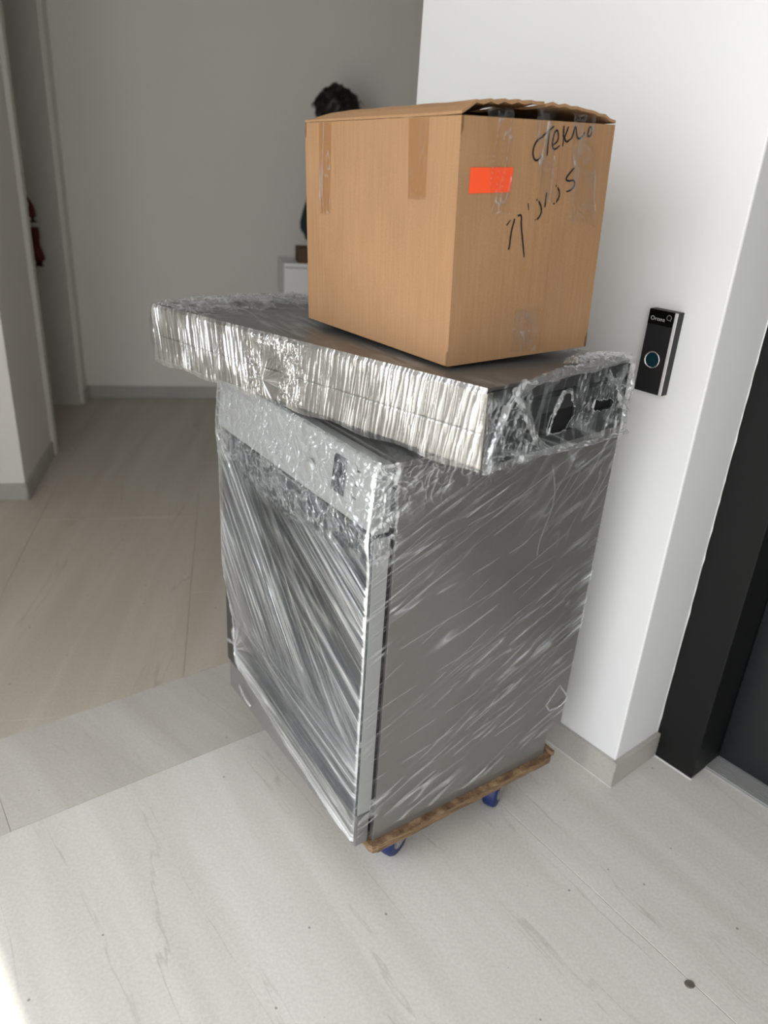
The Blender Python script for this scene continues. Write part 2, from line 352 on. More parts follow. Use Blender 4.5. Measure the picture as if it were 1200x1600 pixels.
def clouds(X, Z, l, seed): return 0.6 * vnoise(X / l, Z / l, seed) + 0.3 * vnoise(X * 2.1 / l, Z * 2.1 / l, seed + 1) + 0.1 * vnoise(X * 4.3 / l, Z * 4.3 / l, seed + 2)
def crinkle(X, Z, l, seed):
    """short randomly oriented creases"""
    wx = X + 0.6 * l * (vnoise(X / l, Z / l, seed + 5) - 0.5) * 2; wz = Z + 0.6 * l * (vnoise(X / l, Z / l, seed + 6) - 0.5) * 2
    return np.maximum(ridge(vnoise(wx / l, wz / l * 1.3, seed), 6), ridge(vnoise(wx * 1.9 / l + 4, wz * 1.5 / l, seed + 1), 7))
def sheet(name, base, nrm, disp, white, mat, parent, keep=None):
    """base (ny,nx,3), nrm (3,) or (ny,nx,3): one film sheet with a crease attribute"""
    ny, nx = disp.shape; co = base + disp[..., None] * nrm
    idx = np.arange(ny * nx).reshape(ny, nx)
    q = np.stack([idx[:-1, :-1], idx[:-1, 1:], idx[1:, 1:], idx[1:, :-1]], -1).reshape(-1, 4)
    co = co.reshape(-1, 3); w = white.reshape(-1)
    if keep is not None:
        k = keep.reshape(-1); q = q[k[q].all(1)]
        used = np.zeros(len(co), bool); used[q.ravel()] = True
        remap = np.cumsum(used) - 1; co = co[used]; w = w[used]; q = remap[q]
    me = bpy.data.meshes.new(name)
    me.vertices.add(len(co)); me.vertices.foreach_set('co', co.astype(np.float32).ravel())
    me.loops.add(len(q) * 4); me.loops.foreach_set('vertex_index', q.astype(np.int32).ravel())
    me.polygons.add(len(q)); me.polygons.foreach_set('loop_start', np.arange(0, len(q) * 4, 4, dtype=np.int32))
    me.polygons.foreach_set('use_smooth', np.ones(len(q), bool))
    me.update()
    at = me.attributes.new('crease', 'FLOAT', 'POINT'); at.data.foreach_set('value', np.clip(w, 0, 1).astype(np.float32))
    return link(name, me, mat, parent)
def film_mat(name, base=0.05, gain=0.75, rough=0.16, milk=0.45, fine=0.25, tint=(0.93, 0.95, 0.97)):
    m = bpy.data.materials.new(name); m.use_nodes = True; nt = m.node_tree; L = nt.links; nt.nodes.clear()
    out = nd(nt, 'ShaderNodeOutputMaterial'); at = nd(nt, 'ShaderNodeAttribute', attribute_name='crease')
    tc = nd(nt, 'ShaderNodeTexCoord'); n = nd(nt, 'ShaderNodeTexNoise'); n.inputs['Scale'].default_value = 260; n.inputs['Detail'].default_value = 2
    L.new(tc.outputs['Object'], n.inputs['Vector'])
    bp = nd(nt, 'ShaderNodeBump'); bp.inputs['Strength'].default_value = fine; bp.inputs['Distance'].default_value = 0.001; L.new(n.outputs['Fac'], bp.inputs['Height'])
    gl = nd(nt, 'ShaderNodeBsdfGlossy'); gl.inputs['Roughness'].default_value = rough; gl.inputs['Color'].default_value = (0.97, 0.98, 1, 1); L.new(bp.outputs[0], gl.inputs['Normal'])
    df = nd(nt, 'ShaderNodeBsdfDiffuse'); df.inputs['Color'].default_value = (*tint, 1)
    tl = nd(nt, 'ShaderNodeBsdfTranslucent'); tl.inputs['Color'].default_value = (*tint, 1)
    dt = nd(nt, 'ShaderNodeMixShader'); dt.inputs[0].default_value = 0.35; L.new(df.outputs[0], dt.inputs[1]); L.new(tl.outputs[0], dt.inputs[2])
    gm = nd(nt, 'ShaderNodeMixShader'); gm.inputs[0].default_value = milk; L.new(gl.outputs[0], gm.inputs[1]); L.new(dt.outputs[0], gm.inputs[2])
    tr = nd(nt, 'ShaderNodeBsdfTransparent'); tr.inputs['Color'].default_value = (0.98, 0.98, 0.98, 1)
    fr = nd(nt, 'ShaderNodeFresnel'); fr.inputs['IOR'].default_value = 1.4; L.new(bp.outputs[0], fr.inputs['Normal'])
    a = nd(nt, 'ShaderNodeMath', operation='MULTIPLY_ADD'); a.inputs[1].default_value = gain; a.inputs[2].default_value = base; L.new(at.outputs['Fac'], a.inputs[0])
    b = nd(nt, 'ShaderNodeMath', operation='MULTIPLY_ADD', use_clamp=True); b.inputs[1].default_value = 0.28; L.new(fr.outputs[0], b.inputs[0]); L.new(a.outputs[0], b.inputs[2])
    mx = nd(nt, 'ShaderNodeMixShader'); L.new(b.outputs[0], mx.inputs[0]); L.new(tr.outputs[0], mx.inputs[1]); L.new(gm.outputs[0], mx.inputs[2])
    L.new(mx.outputs[0], out.inputs['Surface'])
    return m
FILM = film_mat('stretch_film', base=0.0, gain=0.95, milk=0.5)
FILM_SLAB = film_mat('stretch_film_dense', base=0.10, gain=0.80, rough=0.12, milk=0.35, tint=(0.98, 0.95, 0.90))
FILM_ROPE = film_mat('bunched_film', base=0.07, gain=0.60, rough=0.12, milk=0.35)
def grid(x0, x1, y0, y1, step):
    nx, ny = max(2, int((x1 - x0) / step)), max(2, int((y1 - y0) / step))
    return np.meshgrid(np.linspace(x0, x1, nx), np.linspace(y0, y1, ny))
def rope(name, path, r, parent, mat, seed, flat=0.30, nrm=(0, -1, 0)):
    """bunched film: a crumpled, flattened band along a path"""
    path = np.array(path, float); d = np.r_[0, np.cumsum(np.linalg.norm(np.diff(path, axis=0), axis=1))]
    n = max(8, int(d[-1] / 0.0025)); t = np.linspace(0, d[-1], n); K = 14
    c = np.stack([np.interp(t, d, path[:, i]) for i in range(3)], 1)
    for _ in range(12): c[1:-1] = (c[:-2] + 2 * c[1:-1] + c[2:]) / 4
    tg = np.gradient(c, axis=0); tg /= np.linalg.norm(tg, axis=1)[:, None] + 1e-9
    nv = np.array(nrm, float); side = np.cross(tg, nv); side /= np.linalg.norm(side, axis=1)[:, None] + 1e-9
    ang = np.linspace(0, 2 * np.pi, K + 1)
    TT, AA = np.meshgrid(t, ang, indexing='ij')
    rr = np.interp(t, [0, d[-1] * .08, d[-1] * .92, d[-1]], [r * .4, r, r, r * .4])[:, None] * (0.55 + 0.9 * vnoise(TT / 0.012, np.cos(AA) * 1.7 + np.sin(AA) * 2.1 + 5, seed) * (0.6 + 0.8 * vnoise(TT / 0.035, AA * 0 + 0.3, seed + 1)))
    rr[:, -1] = rr[:, 0]
    base = c[:, None, :] + side[:, None, :] * (np.cos(AA) * rr)[..., None] + nv * ((np.sin(AA) + 0.9) * rr * flat)[..., None]
    w = ridge(vnoise(TT / 0.03, AA * 2.6, seed + 2), 4) * 0.9 + 0.5 * ridge(vnoise(TT / 0.009, AA * 2.2, seed + 3), 4)
    w[:, -1] = w[:, 0]
    return sheet(name, base, np.zeros(3), np.zeros(AA.shape), w, mat, parent)

def ribbon(name, path, wid, parent, mat, seed, nrm=(0, -1, 0), lift=0.006):
    """a gathered strip of film: longitudinal folds, ragged edges"""
    path = np.array(path, float); d = np.r_[0, np.cumsum(np.linalg.norm(np.diff(path, axis=0), axis=1))]
    n = max(12, int(d[-1] / 0.0012)); t = np.linspace(0, d[-1], n); K = max(8, int(wid / 0.0009))
    c = np.stack([np.interp(t, d, path[:, i]) for i in range(3)], 1)
    for _ in range(60): c[1:-1] = (c[:-2] + 2 * c[1:-1] + c[2:]) / 4
    tg = np.gradient(c, axis=0); tg /= np.linalg.norm(tg, axis=1)[:, None] + 1e-9
    nv = np.array(nrm, float); side = np.cross(tg, nv); side /= np.linalg.norm(side, axis=1)[:, None] + 1e-9
    TT, W = np.meshgrid(t, np.linspace(-1, 1, K), indexing='ij')
    ww = wid / 2 * (0.65 + 0.7 * vnoise(TT / 0.03, W * 0 + 0.5, seed))
    X = W * ww
    f = ridge(streak(TT, X, 6, 0.05, 0.004, seed + 1), 2); g = ridge(streak(TT, X, -25, 0.02, 0.006, seed + 2), 4); h = ridge(streak(TT, X, 60, 0.012, 0.007, seed + 3), 5)
    base = c[:, None, :] + side[:, None, :] * X[..., None]
    disp = lift * (1 - W ** 2) * (0.5 + vnoise(TT / 0.02, W * 1.5, seed + 4)) + 0.002 * f + 0.0015 * g
    white = 0.42 * f * (0.3 + 0.7 * vnoise(TT / 0.03, W * 2, seed + 5)) + 0.55 * g + 0.5 * h + 0.16
    keep = np.abs(W) < 0.8 + 0.25 * vnoise(TT / 0.006, np.sign(W) * 2, seed + 6)
    return sheet(name, base, nv, disp, white, mat, parent, keep)

# ------------------------------------------------------------------ dishwasher (local x: to its back, y: to its left, z up)
DX, DY, DYAW, ZB, HS, DS, DD, DWD = 0.0213, 1.1063, 0.6291, 0.115, 0.8156, 0.524, 0.0445, 0.6015
SIDE = plain('grey_side_paint', (0.27, 0.26, 0.245), 0.28, 0.55, noise=0.04, nscale=4)
STEEL = plain('brushed_steel_door', (0.19, 0.202, 0.218), 0.22, 1.0, noise=0.03, nscale=5)
SILVER = plain('silver_control_panel', (0.42, 0.425, 0.42), 0.38, 0.35, noise=0.02, nscale=10)
PLINTH = plain('grey_plinth', (0.24, 0.237, 0.228), 0.45, 0.4)
RUBBER = plain('black_gasket', (0.012, 0.012, 0.012), 0.8)
DISPLAY = plain('black_display', (0.010, 0.011, 0.014), 0.18)
dw = empty('dishwasher', (DX, DY, ZB), (0, 0, DYAW))
tag(dw, 'grey freestanding dishwasher wrapped in clear stretch film standing on the wooden dolly', 'dishwasher')
prof = [(0, 0), (0.482, 0), (0.482, 0.078), (DS, 0.078), (DS, HS - 0.012), (0, HS - 0.012)]
for y0 in (0.0, DWD - 0.014):
    MB().prism([(x, y0, z) for x, z in prof], (0, 0.014, 0), 0.0012).build('side_panel', SIDE, dw)
MB().box((-0.004, 0.0, HS - 0.0115), (DS, DWD, HS), 0.002).build('top_panel', SIDE, dw)
MB().box((DS - 0.012, 0.0145, 0.08), (DS - 0.001, DWD - 0.0145, HS - 0.0125)).build('back_panel', SIDE, dw)
MB().box((0.006, 0.0145, 0.002), (0.47, DWD - 0.0145, HS - 0.0125)).build('tub', RUBBER, dw)
MB().box((-DD, 0.002, 0.087), (-0.010, DWD - 0.002, 0.690), 0.0035, 3).build('door', STEEL, dw, True)
MB().box((-DD + 0.0035, 0.0004, 0.089), (-0.0105, 0.0022, 0.688), 0.0006).build('door_edge', SILVER, dw)
MB().box((-0.010, 0.006, 0.06), (0.0055, DWD - 0.006, HS - 0.014)).build('gasket', RUBBER, dw)
cp = MB().prism([(-0.040, 0.002, HS - 0.002), (-DD - 0.006, 0.002, 0.702), (-DD + 0.004, 0.002, 0.694), (-0.0105, 0.002, 0.694), (-0.0105, 0.002, HS - 0.002)], (0, DWD - 0.004, 0), 0.003).build('control_panel', SILVER, dw)
MB().box((-DD + 0.004, 0.004, 0.002), (-0.010, DWD - 0.004, 0.080), 0.003).build('plinth', PLINTH, dw)
def on_panel(v, z, out=0.0):
    """a point on the tilted control panel face"""
    t = (HS - 0.002 - z) / (HS - 0.002 - 0.702); return Vector((-0.040 + t * (-DD - 0.006 + 0.040) - out, v, z))
PNRM = Vector((-1, 0, -0.094)).normalized()
def panel_plate(name, v0, v1, z0, z1, mat, th=0.0016, shear=0.0):
    MB().prism([on_panel(v0, z1), on_panel(v1, z1), on_panel(v1 + shear, z0), on_panel(v0 + shear, z0)], PNRM * th, 0.0004).build(name, mat, cp)
panel_plate('display', 0.0875, 0.1265, 0.7315, 0.7955, DISPLAY)
MB().lathe([(0.0185, 0), (0.0185, 0.0020), (0.0165, 0.0025), (0.0162, 0.0010), (0.0150, 0.0010), (0.0145, 0.0052), (0.012, 0.0062), (0.0, 0.0062)], on_panel(0.197, 0.742), PNRM, 40).build('program_knob', SILVER, cp, True)
for v, z in ((0.0655, 0.7880), (0.0685, 0.7645), (0.0715, 0.7410)):
    MB().lathe([(0.0088, 0), (0.0088, 0.0016), (0.0074, 0.0024), (0.0068, 0.0016), (0.0, 0.0014)], on_panel(v, z), PNRM, 28).build('button', SILVER, cp, True)
for v, z in ((0.052, 0.787), (0.054, 0.763), (0.056, 0.740)):
    MB().box((on_panel(v, z).x - 0.0008, v - 0.004, z - 0.0015), (on_panel(v, z).x + 0.002, v + 0.004, z + 0.0015)).build('indicator_mark', DISPLAY, cp)

# film over the dishwasher front; S runs to the right as seen from the front
S, Z = grid(-0.004, DWD + 0.002, 0.028, HS + 0.004, 0.00125)
mL = smooth(Z + 0.9 * S, 1.0, 0.62) * smooth(Z, 0.18, 0.34)                 # steep streaks at the left
mB = smooth(Z, 0.30, 0.14)                                                    # flat bundle along the bottom
mM = np.clip(1 - mL - mB, 0, 1)
band = smooth(Z, 0.675 - 0.07 * np.sin(S * 5.2) , 0.705 - 0.07 * np.sin(S * 5.2))
band_low = smooth(Z, 0.575 + 0.05 * S, 0.655 + 0.05 * S) * (1 - band)
def fan(seed, la, lc, p): return mL * ridge(streak(S, Z, -46, la, lc, seed), p) + mM * ridge(streak(S, Z, -27, la, lc, seed + 1), p) + mB * ridge(streak(S, Z, -8, la, lc * 0.8, seed + 2), p)
dens = mL * smooth(streak(S, Z, -46, 0.9, 0.07, 31), 0.42, 0.62) + mM * smooth(streak(S, Z, -27, 0.9, 0.065, 32), 0.36, 0.62) + mB * smooth(streak(S, Z, -8, 0.9, 0.05, 33), 0.35, 0.6)
st = fan(41, 0.34, 0.011, 6) * 0.9 + fan(51, 0.20, 0.0055, 5) * 0.8
long_ = fan(61, 0.9, 0.026, 12) * smooth(fan(66, 0.25, 0.05, 1), 0.3, 0.6)
hair_ = fan(69, 0.5, 0.012, 10) * smooth(fan(73, 0.10, 0.02, 1), 0.35, 0.75)
ck = crinkle(S, Z, 0.028, 71) * 0.7 + crinkle(S, Z, 0.014, 75) * 0.55
door_w = (0.04 + 0.96 * dens) * st * 0.60 + long_ * 0.75 + hair_ * 0.5 + 0.04 * dens
white = (1 - band) * (1 - 0.4 * band_low) * door_w + band * (0.06 + 0.55 * ck) + band_low * (0.55 * ck)
white += 0.04 * smooth(clouds(S, Z, 0.09, 81), 0.5, 0.8)
disp = 0.0022 * fan(41, 0.34, 0.011, 2) * (0.25 + dens) + 0.0011 * fan(51, 0.20, 0.0055, 2) + 0.0020 * crinkle(S, Z, 0.028, 71) * (band + band_low) + 0.003 * clouds(S, Z, 0.16, 91)
tt = np.clip((HS - 0.002 - Z) / (HS - 0.002 - 0.702), 0, 1)
ux = np.where(Z > 0.702, -0.0405 - tt * (DD + 0.006 - 0.040), -DD - 0.006 + 0.0045 * smooth(Z, 0.69, 0.62))
ux = ux + 0.006 * smooth(Z, HS - 0.004, HS + 0.004)
edge = smooth(S, -0.004, 0.006) * smooth(S, DWD + 0.002, DWD - 0.006)
gs, gz = 0.072, 0.16                                                         # the knot where the film is gathered, lower left
left_edge = np.interp(Z, [0.03, 0.08, 0.16, 0.24, 0.325, 0.40], [0.12, 0.085, gs, 0.052, 0.010, -0.01]) + 0.006 * (vnoise(Z / 0.01, S * 0, 5) - 0.5)
keep = (S > left_edge) & (Z > 0.034 + 0.075 * smooth(S, 0.45, 0.0) + 0.010 * vnoise(S / 0.03, Z * 0, 6) - 0.02 * smooth(S, 0.4, 0.6))
dg = np.hypot((S - gs) * 1.0, (Z - gz) * 1.0)
ga = np.arctan2(Z - gz, S - gs)
gath = np.exp(-(dg / 0.075) ** 2) * ridge(vnoise(ga * 6, dg * 0 + 1.5, 15), 2)
white += 0.75 * gath + 0.5 * np.exp(-((S - left_edge) / 0.006) ** 2); disp += 0.004 * gath + 0.004 * np.exp(-(dg / 0.03) ** 2)
white += 0.25 * (1 - edge) + 0.6 * smooth(S, DWD - 0.006, DWD - 0.001) * smooth(Z, 0.12, 0.3)
base = np.stack([ux - 0.0022, DWD - S, Z], -1)
sheet('stretch_film', base, np.array([-1.0, 0, 0]), disp * (0.25 + 0.75 * edge), white, FILM, dw, keep)
rope('film_knot', [(-DD - 0.008, DWD - 0.062, 0.215), (-DD - 0.009, DWD - 0.070, 0.165), (-DD - 0.009, DWD - 0.082, 0.115)], 0.007, dw, FILM_ROPE, 6, nrm=(-1, 0, 0))
rope('film_knot', [(-DD - 0.008, DWD - 0.072, 0.168), (-DD - 0.012, DWD - 0.050, 0.172), (-DD - 0.014, DWD - 0.036, 0.166)], 0.004, dw, FILM_ROPE, 16, nrm=(-1, 0, 0))
rope('film_knot', [(-DD - 0.006, DWD - 0.085, 0.060), (-DD - 0.008, DWD - 0.115, 0.048), (-DD - 0.007, DWD - 0.150, 0.040)], 0.006, dw, FILM_ROPE, 9, nrm=(-1, 0, 0))

# film over the side; U runs to the back (right in the photograph)
U, Z = grid(-DD - 0.008, DS + 0.004, 0.012, HS + 0.002, 0.00135)
front = smooth(U, 0.004, -0.004)
a1, a2 = 25, 37
dens = smooth(streak(U, Z, 24, 0.8, 0.085, 131), 0.42, 0.72) * smooth(Z, 0.06, 0.2) + 0.9 * np.exp(-((Z - 0.74 + 0.25 * (0.3 - U)) / 0.06) ** 2) * smooth(U, 0.45, 0.2)
f1 = ridge(streak(U, Z, 23, 0.34, 0.014, 141), 17); f2 = ridge(streak(U, Z, 30, 0.18, 0.0085, 142), 13); f3 = ridge(streak(U, Z, 56, 0.13, 0.016, 143), 12)
gaps = smooth(streak(U, Z, 26, 0.05, 0.006, 146), 0.35, 0.7)
lg = ridge(streak(U, Z, 25, 0.9, 0.040, 144), 26) + 0.8 * ridge(streak(U, Z, 14, 0.7, 0.055, 145), 34) + 0.8 * ridge(streak(U, Z, 33, 0.6, 0.05, 148), 30)
upr = smooth(Z, 0.52, 0.70) * smooth(U, 0.22, 0.42)
white = (0.10 + 0.9 * dens) * (0.55 * f1 + 0.40 * f2) * (0.35 + 0.65 * gaps) + 0.55 * lg * gaps + 0.6 * upr * f3
white += 0.75 * front * smooth(Z, 0.60, 0.70) * crinkle(U * 1.6, Z, 0.02, 151) + front * 0.18 * f2
top_ck = smooth(Z, 0.68 + 0.12 * (U / 0.5), 0.79) * smooth(U, 0.42, 0.25)
white += 0.5 * top_ck * crinkle(U, Z, 0.022, 155)
frg = smooth(U, DS - 0.055, DS) * smooth(Z, 0.30, 0.38) * smooth(Z, 0.62, 0.52)  # short curved ridges at the back edge
white += 0.75 * frg * ridge(vnoise(U * 0 + 3, (Z + 1.6 * (DS - U) ** 1.5) / 0.016, 161), 5)
white += 0.5 * np.exp(-((U - 0.352 - 0.012 * np.sin(Z * 30) - 0.09 * (0.765 - Z) ** 2) / 0.0016) ** 2) * smooth(Z, 0.54, 0.58) * (vnoise(Z / 0.035, U * 0, 171) > 0.4)   # sticky drips
white = white * 1.2 + 0.03 * smooth(clouds(U, Z, 0.12, 181), 0.45, 0.75)
disp = 0.0016 * ridge(streak(U, Z, 23, 0.30, 0.013, 141), 2) * (0.2 + dens) + 0.0007 * ridge(streak(U, Z, 30, 0.16, 0.0075, 142), 2) * (0.3 + dens) + 0.0018 * (top_ck + front * smooth(Z, 0.6, 0.7)) * crinkle(U, Z, 0.022, 155) + 0.0015 * clouds(U, Z, 0.15, 185)
disp = disp * (0.2 + 0.8 * smooth(U, DS + 0.004, DS - 0.006))
tri = (np.abs(U - (DS - 0.035)) + 0.8 * np.abs(Z - 0.155) < 0.030) & (Z > 0.139)   # small torn hole low at the back edge
rim = (np.abs(U - (DS - 0.035)) + 0.8 * np.abs(Z - 0.155) < 0.037) & (Z > 0.133)
white += 0.6 * (rim & ~tri)
keep = (Z > 0.016 + 0.012 * vnoise(U / 0.03, Z * 0, 7)) & ~tri & ((U < 0.484) | (Z > 0.08)) & ((U > -DD + 0.002) | (Z > 0.08))
base = np.stack([U, np.full_like(U, -0.0022), Z], -1)
sheet('stretch_film', base, np.array([0, -1.0, 0]), disp, white, FILM, dw, keep)

# film over the top, with the loose fold in front of the flat appliance
U, V = grid(-0.042, DS, -0.004, DWD + 0.002, 0.0035)
fold = np.exp(-((U - 0.045 - 0.32 * V) / 0.008) ** 2) * smooth(V, 0.45, 0.1)
white = 0.30 * ridge(streak(U, V, 75, 0.2, 0.014, 201), 5) + 0.35 * crinkle(U, V, 0.03, 205) * smooth(V, 0.12, 0.0) + 0.55 * fold + 0.12 * clouds(U, V, 0.1, 207)
disp = 0.0012 * ridge(streak(U, V, 75, 0.2, 0.014, 201), 2) + 0.004 * fold + 0.001 * clouds(U, V, 0.1, 207)
sheet('stretch_film', np.stack([U, V, np.full_like(U, HS + 0.0012)], -1), np.array([0, 0, 1.0]), disp * smooth(U, 0.30, 0.12), white, FILM, dw)

# ------------------------------------------------------------------ wooden dolly on swivel castors
def ply():
    m, nt, p = new_mat('worn_plywood'); L = nt.links; tc = nd(nt, 'ShaderNodeTexCoord')
    mp = nd(nt, 'ShaderNodeMapping'); mp.inputs['Scale'].default_value = (14, 14, 190); L.new(tc.outputs['Object'], mp.inputs['Vector'])
    n = nd(nt, 'ShaderNodeTexNoise'); n.inputs['Scale'].default_value = 2.2; n.inputs['Detail'].default_value = 8; n.inputs['Roughness'].default_value = 0.75; L.new(mp.outputs[0], n.inputs['Vector'])
    r = nd(nt, 'ShaderNodeValToRGB'); e = r.color_ramp.elements
    e[0].position = 0.34; e[0].color = (0.040, 0.022, 0.012, 1); e[1].position = 0.70; e[1].color = (0.44, 0.32, 0.19, 1)
    k = e.new(0.5); k.color = (0.21, 0.125, 0.065, 1); L.new(n.outputs['Fac'], r.inputs['Fac']); L.new(r.outputs[0], p.inputs['Base Color'])
    b = nd(nt, 'ShaderNodeBump'); b.inputs['Strength'].default_value = 0.6; b.inputs['Distance'].default_value = 0.002; L.new(n.outputs['Fac'], b.inputs['Height']); L.new(b.outputs[0], p.inputs['Normal'])
    p.inputs['Roughness'].default_value = 0.8
    return m
PLY = ply()
BLUE = plain('blue_castor_rubber', (0.008, 0.020, 0.11), 0.45)
HUB = plain('grey_castor_hub', (0.33, 0.33, 0.33), 0.4, 0.3)
ZINC = plain('zinc_bracket', (0.45, 0.44, 0.42), 0.4, 1.0)
dl = empty('platform_dolly', (DX, DY, 0), (0, 0, DYAW))
tag(dl, 'worn plywood dolly with blue castors under the dishwasher', 'dolly')
def rrect(x0, x1, y0, y1, r, n=6):
    pts = []
    for cx, cy, a in ((x1 - r, y1 - r, 0), (x0 + r, y1 - r, 90), (x0 + r, y0 + r, 180), (x1 - r, y0 + r, 270)):
        for k in range(n + 1):
            t = math.radians(a + 90 * k / n); pts.append((cx + r * math.cos(t), cy + r * math.sin(t)))
    return pts
bd = MB(); op = rrect(-0.012, 0.502, -0.016, 0.43, 0.016)
rnd = random.Random(5); pts2 = []
for i in range(len(op)):                                 # chipped outline
    a, b = op[i], op[(i + 1) % len(op)]; n = max(1, int(math.hypot(b[0] - a[0], b[1] - a[1]) / 0.02))
    for k in range(n):
        t = k / n; j = rnd.uniform(-0.0012, 0.0006); pts2.append((a[0] + t * (b[0] - a[0]) + j, a[1] + t * (b[1] - a[1]) + j))
bd.prism([(x, y, 0.0965) for x, y in pts2], (0, 0, 0.018), 0.0015)
bd.build('board', PLY, dl)
MB().prism([(0.493, -0.015, 0.1146), (0.503, -0.015, 0.1146), (0.503, 0.40, 0.1146), (0.493, 0.40, 0.1146)], (0, 0, 0.012), 0.0015).build('end_lip', PLY, dl)
for k, (u, v, a) in enumerate(((0.085, 0.040, 0.35), (0.365, 0.030, 0.5), (0.085, 0.37, 0.2), (0.40, 0.37, 1.2))):
    c = empty('castor', (u, v, 0), (0, 0, a), dl)
    MB().box((-0.028, -0.028, 0.0935), (0.028, 0.028, 0.0964), 0.001).build('mounting_plate', ZINC, c)
    MB().box((-0.016, -0.021, 0.034), (0.016, -0.018, 0.0934), 0.0008).box((-0.016, 0.018, 0.034), (0.016, 0.021, 0.0934), 0.0008).build('fork', ZINC, c)
    MB().lathe([(0.012, -0.0155), (0.034, -0.0155), (0.0375, -0.011), (0.0385, 0), (0.0375, 0.011), (0.034, 0.0155), (0.012, 0.0155)], (0, 0, 0.0385), (0, 1, 0), 32).build('wheel', BLUE, c, True)
    MB().lathe([(0.004, -0.0175), (0.018, -0.0170), (0.018, 0.0170), (0.004, 0.0175)], (0, 0, 0.0385), (0, 1, 0), 20).build('hub', HUB, c)

# ------------------------------------------------------------------ flat film-wrapped appliance on the dishwasher
def local_frame(p):
    x, y, z, yw, a, b = p
    Rz = Matrix.Rotation(yw, 3, 'Z'); Rx = Matrix.Rotation(a, 3, 'X'); Ry = Matrix.Rotation(b, 3, 'Y')
    return Vector((x, y, z)), (Rz @ Ry @ Rx).to_euler()
SLP = (0.1279, 1.0109, 0.9634, 0.7985, -0.0372, 0.0188); SL_L, SL_D, SL_H = 0.905, 0.393, 0.1162
loc, rot = local_frame(SLP)
sb = empty('flat_appliance', loc, rot)
tag(sb, 'flat silver appliance tightly wrapped in crinkled clear film under the carton', 'appliance')
SHEET = plain('satin_sheet_steel', (0.36, 0.342, 0.31), 0.26, 0.8, noise=0.03, nscale=6)
DARKEND = plain('dark_grey_end', (0.045, 0.045, 0.046), 0.4, 0.3)
TOPST = plain('dark_top_steel', (0.20, 0.195, 0.185), 0.33, 0.85)
BLK = plain('black_inside', (0.004, 0.004, 0.004), 0.7)
MB().box((0.0, 0.003, 0.0), (SL_D, SL_L, 0.052), 0.002).build('lower_shell', SHEET, sb)
MB().box((0.0005, 0.003, 0.0535), (SL_D - 0.0005, SL_L, SL_H - 0.006), 0.002).build('upper_shell', SHEET, sb)
MB().box((-0.001, -0.001, SL_H - 0.0058), (SL_D + 0.001, SL_L + 0.001, SL_H), 0.0015).build('top_cover', TOPST, sb)
# end panel with its openings: frame bars round two dark recesses
ep = MB()
for x0, x1, z0, z1 in ((0.001, SL_D - 0.001, 0.092, SL_H - 0.0062), (0.001, SL_D - 0.001, 0.001, 0.022), (0.001, 0.14, 0.022, 0.092), (0.235, 0.262, 0.022, 0.092), (0.352, SL_D - 0.001, 0.022, 0.092), (0.14, 0.235, 0.060, 0.084), (0.262, 0.352, 0.064, 0.092), (0.262, 0.352, 0.022, 0.040)):
    ep.box((x0, -0.004, z0), (x1, 0.0028, z1))
ep.build('end_panel', DARKEND, sb)
MB().box((0.0002, -0.0055, 0.0), (0.013, 0.0029, SL_H - 0.006), 0.001).build('corner_trim', SHEET, sb)
MB().box((0.02, -0.0065, 0.0835), (0.385, -0.0041, 0.0905), 0.0008).build('end_ledge', BLK, sb)
MB().box((0.13, 0.0005, 0.020), (0.36, 0.0027, 0.093)).build('end_recess', BLK, sb)
for u, v in ((0.03, 0.03), (0.36, 0.03), (0.03, 0.45), (0.36, 0.45)):
    MB().cyl((u, v, -0.0075), (u, v, -0.0001), 0.012, 0.014).build('rubber_foot', RUBBER, sb)

# film on the long front; S to the right as seen, i.e. S = L - v
S, Z = grid(0.0, SL_L + 0.006, -0.004, SL_H + 0.002, 0.0010)
slant = np.where(S < 0.5, 1, -1)
r1 = ridge(streak(S, Z, -80, 0.11, 0.0075, 301), 2.0); r2 = ridge(streak(S, Z, -85, 0.07, 0.0042, 302), 2.2)
r3 = ridge(streak(S, Z, 79, 0.14, 0.0055, 303), 2.0); r4 = ridge(streak(S, Z, 84, 0.09, 0.0034, 304), 2.0)
rt = smooth(S, 0.45, 0.58)                                # right half: finer, more even vertical pleats; middle: random crinkle
lf = smooth(S, 0.40, 0.30)
md = np.clip(1 - rt - lf, 0, 1)
mdc = crinkle(S, Z * 0.8, 0.020, 305) * 0.9 + crinkle(S, Z, 0.011, 309) * 0.7
# starburst where the film is pulled together
cs, cz = 0.395, 0.030; an = np.arctan2(Z - cz, S - cs); di = np.hypot(S - cs, Z - cz)
stb = smooth(di, 0.075, 0.03) * smooth(S, cs - 0.006, cs + 0.004)
sbr = ridge(vnoise(an * 5.5, di * 0 + 2, 311), 1.6)
hgt = lf * (1.0 * r1 + 0.6 * r2) + rt * (0.75 * r3 + 0.5 * r4) + md * (0.9 * mdc + 0.3 * r2)
hgt = hgt * (1 - stb) + stb * sbr * 1.1
puck = smooth(clouds(S, Z, 0.06, 321), 0.35, 0.7)
disp = 0.0030 * hgt * (0.40 + 0.60 * puck) + 0.0008 * clouds(S, Z, 0.08, 325)
white = np.clip(hgt, 0, 1.2) ** 1.7 * (0.45 + 0.55 * puck) + 0.22 * smooth(S, 0.40, 0.60) * smooth(Z, 0.0, 0.03)
seam = np.exp(-((Z - 0.0527) / 0.0011) ** 2); disp -= 0.0012 * seam
white += 0.4 * np.exp(-((S - 0.355 - 0.25 * (0.11 - Z)) / 0.002) ** 2)
ed = smooth(Z, -0.004, 0.004) * smooth(Z, SL_H + 0.002, SL_H - 0.006)
base = np.stack([np.full_like(S, -0.0022) + 0.0015 * (1 - ed), SL_L - S, Z], -1)
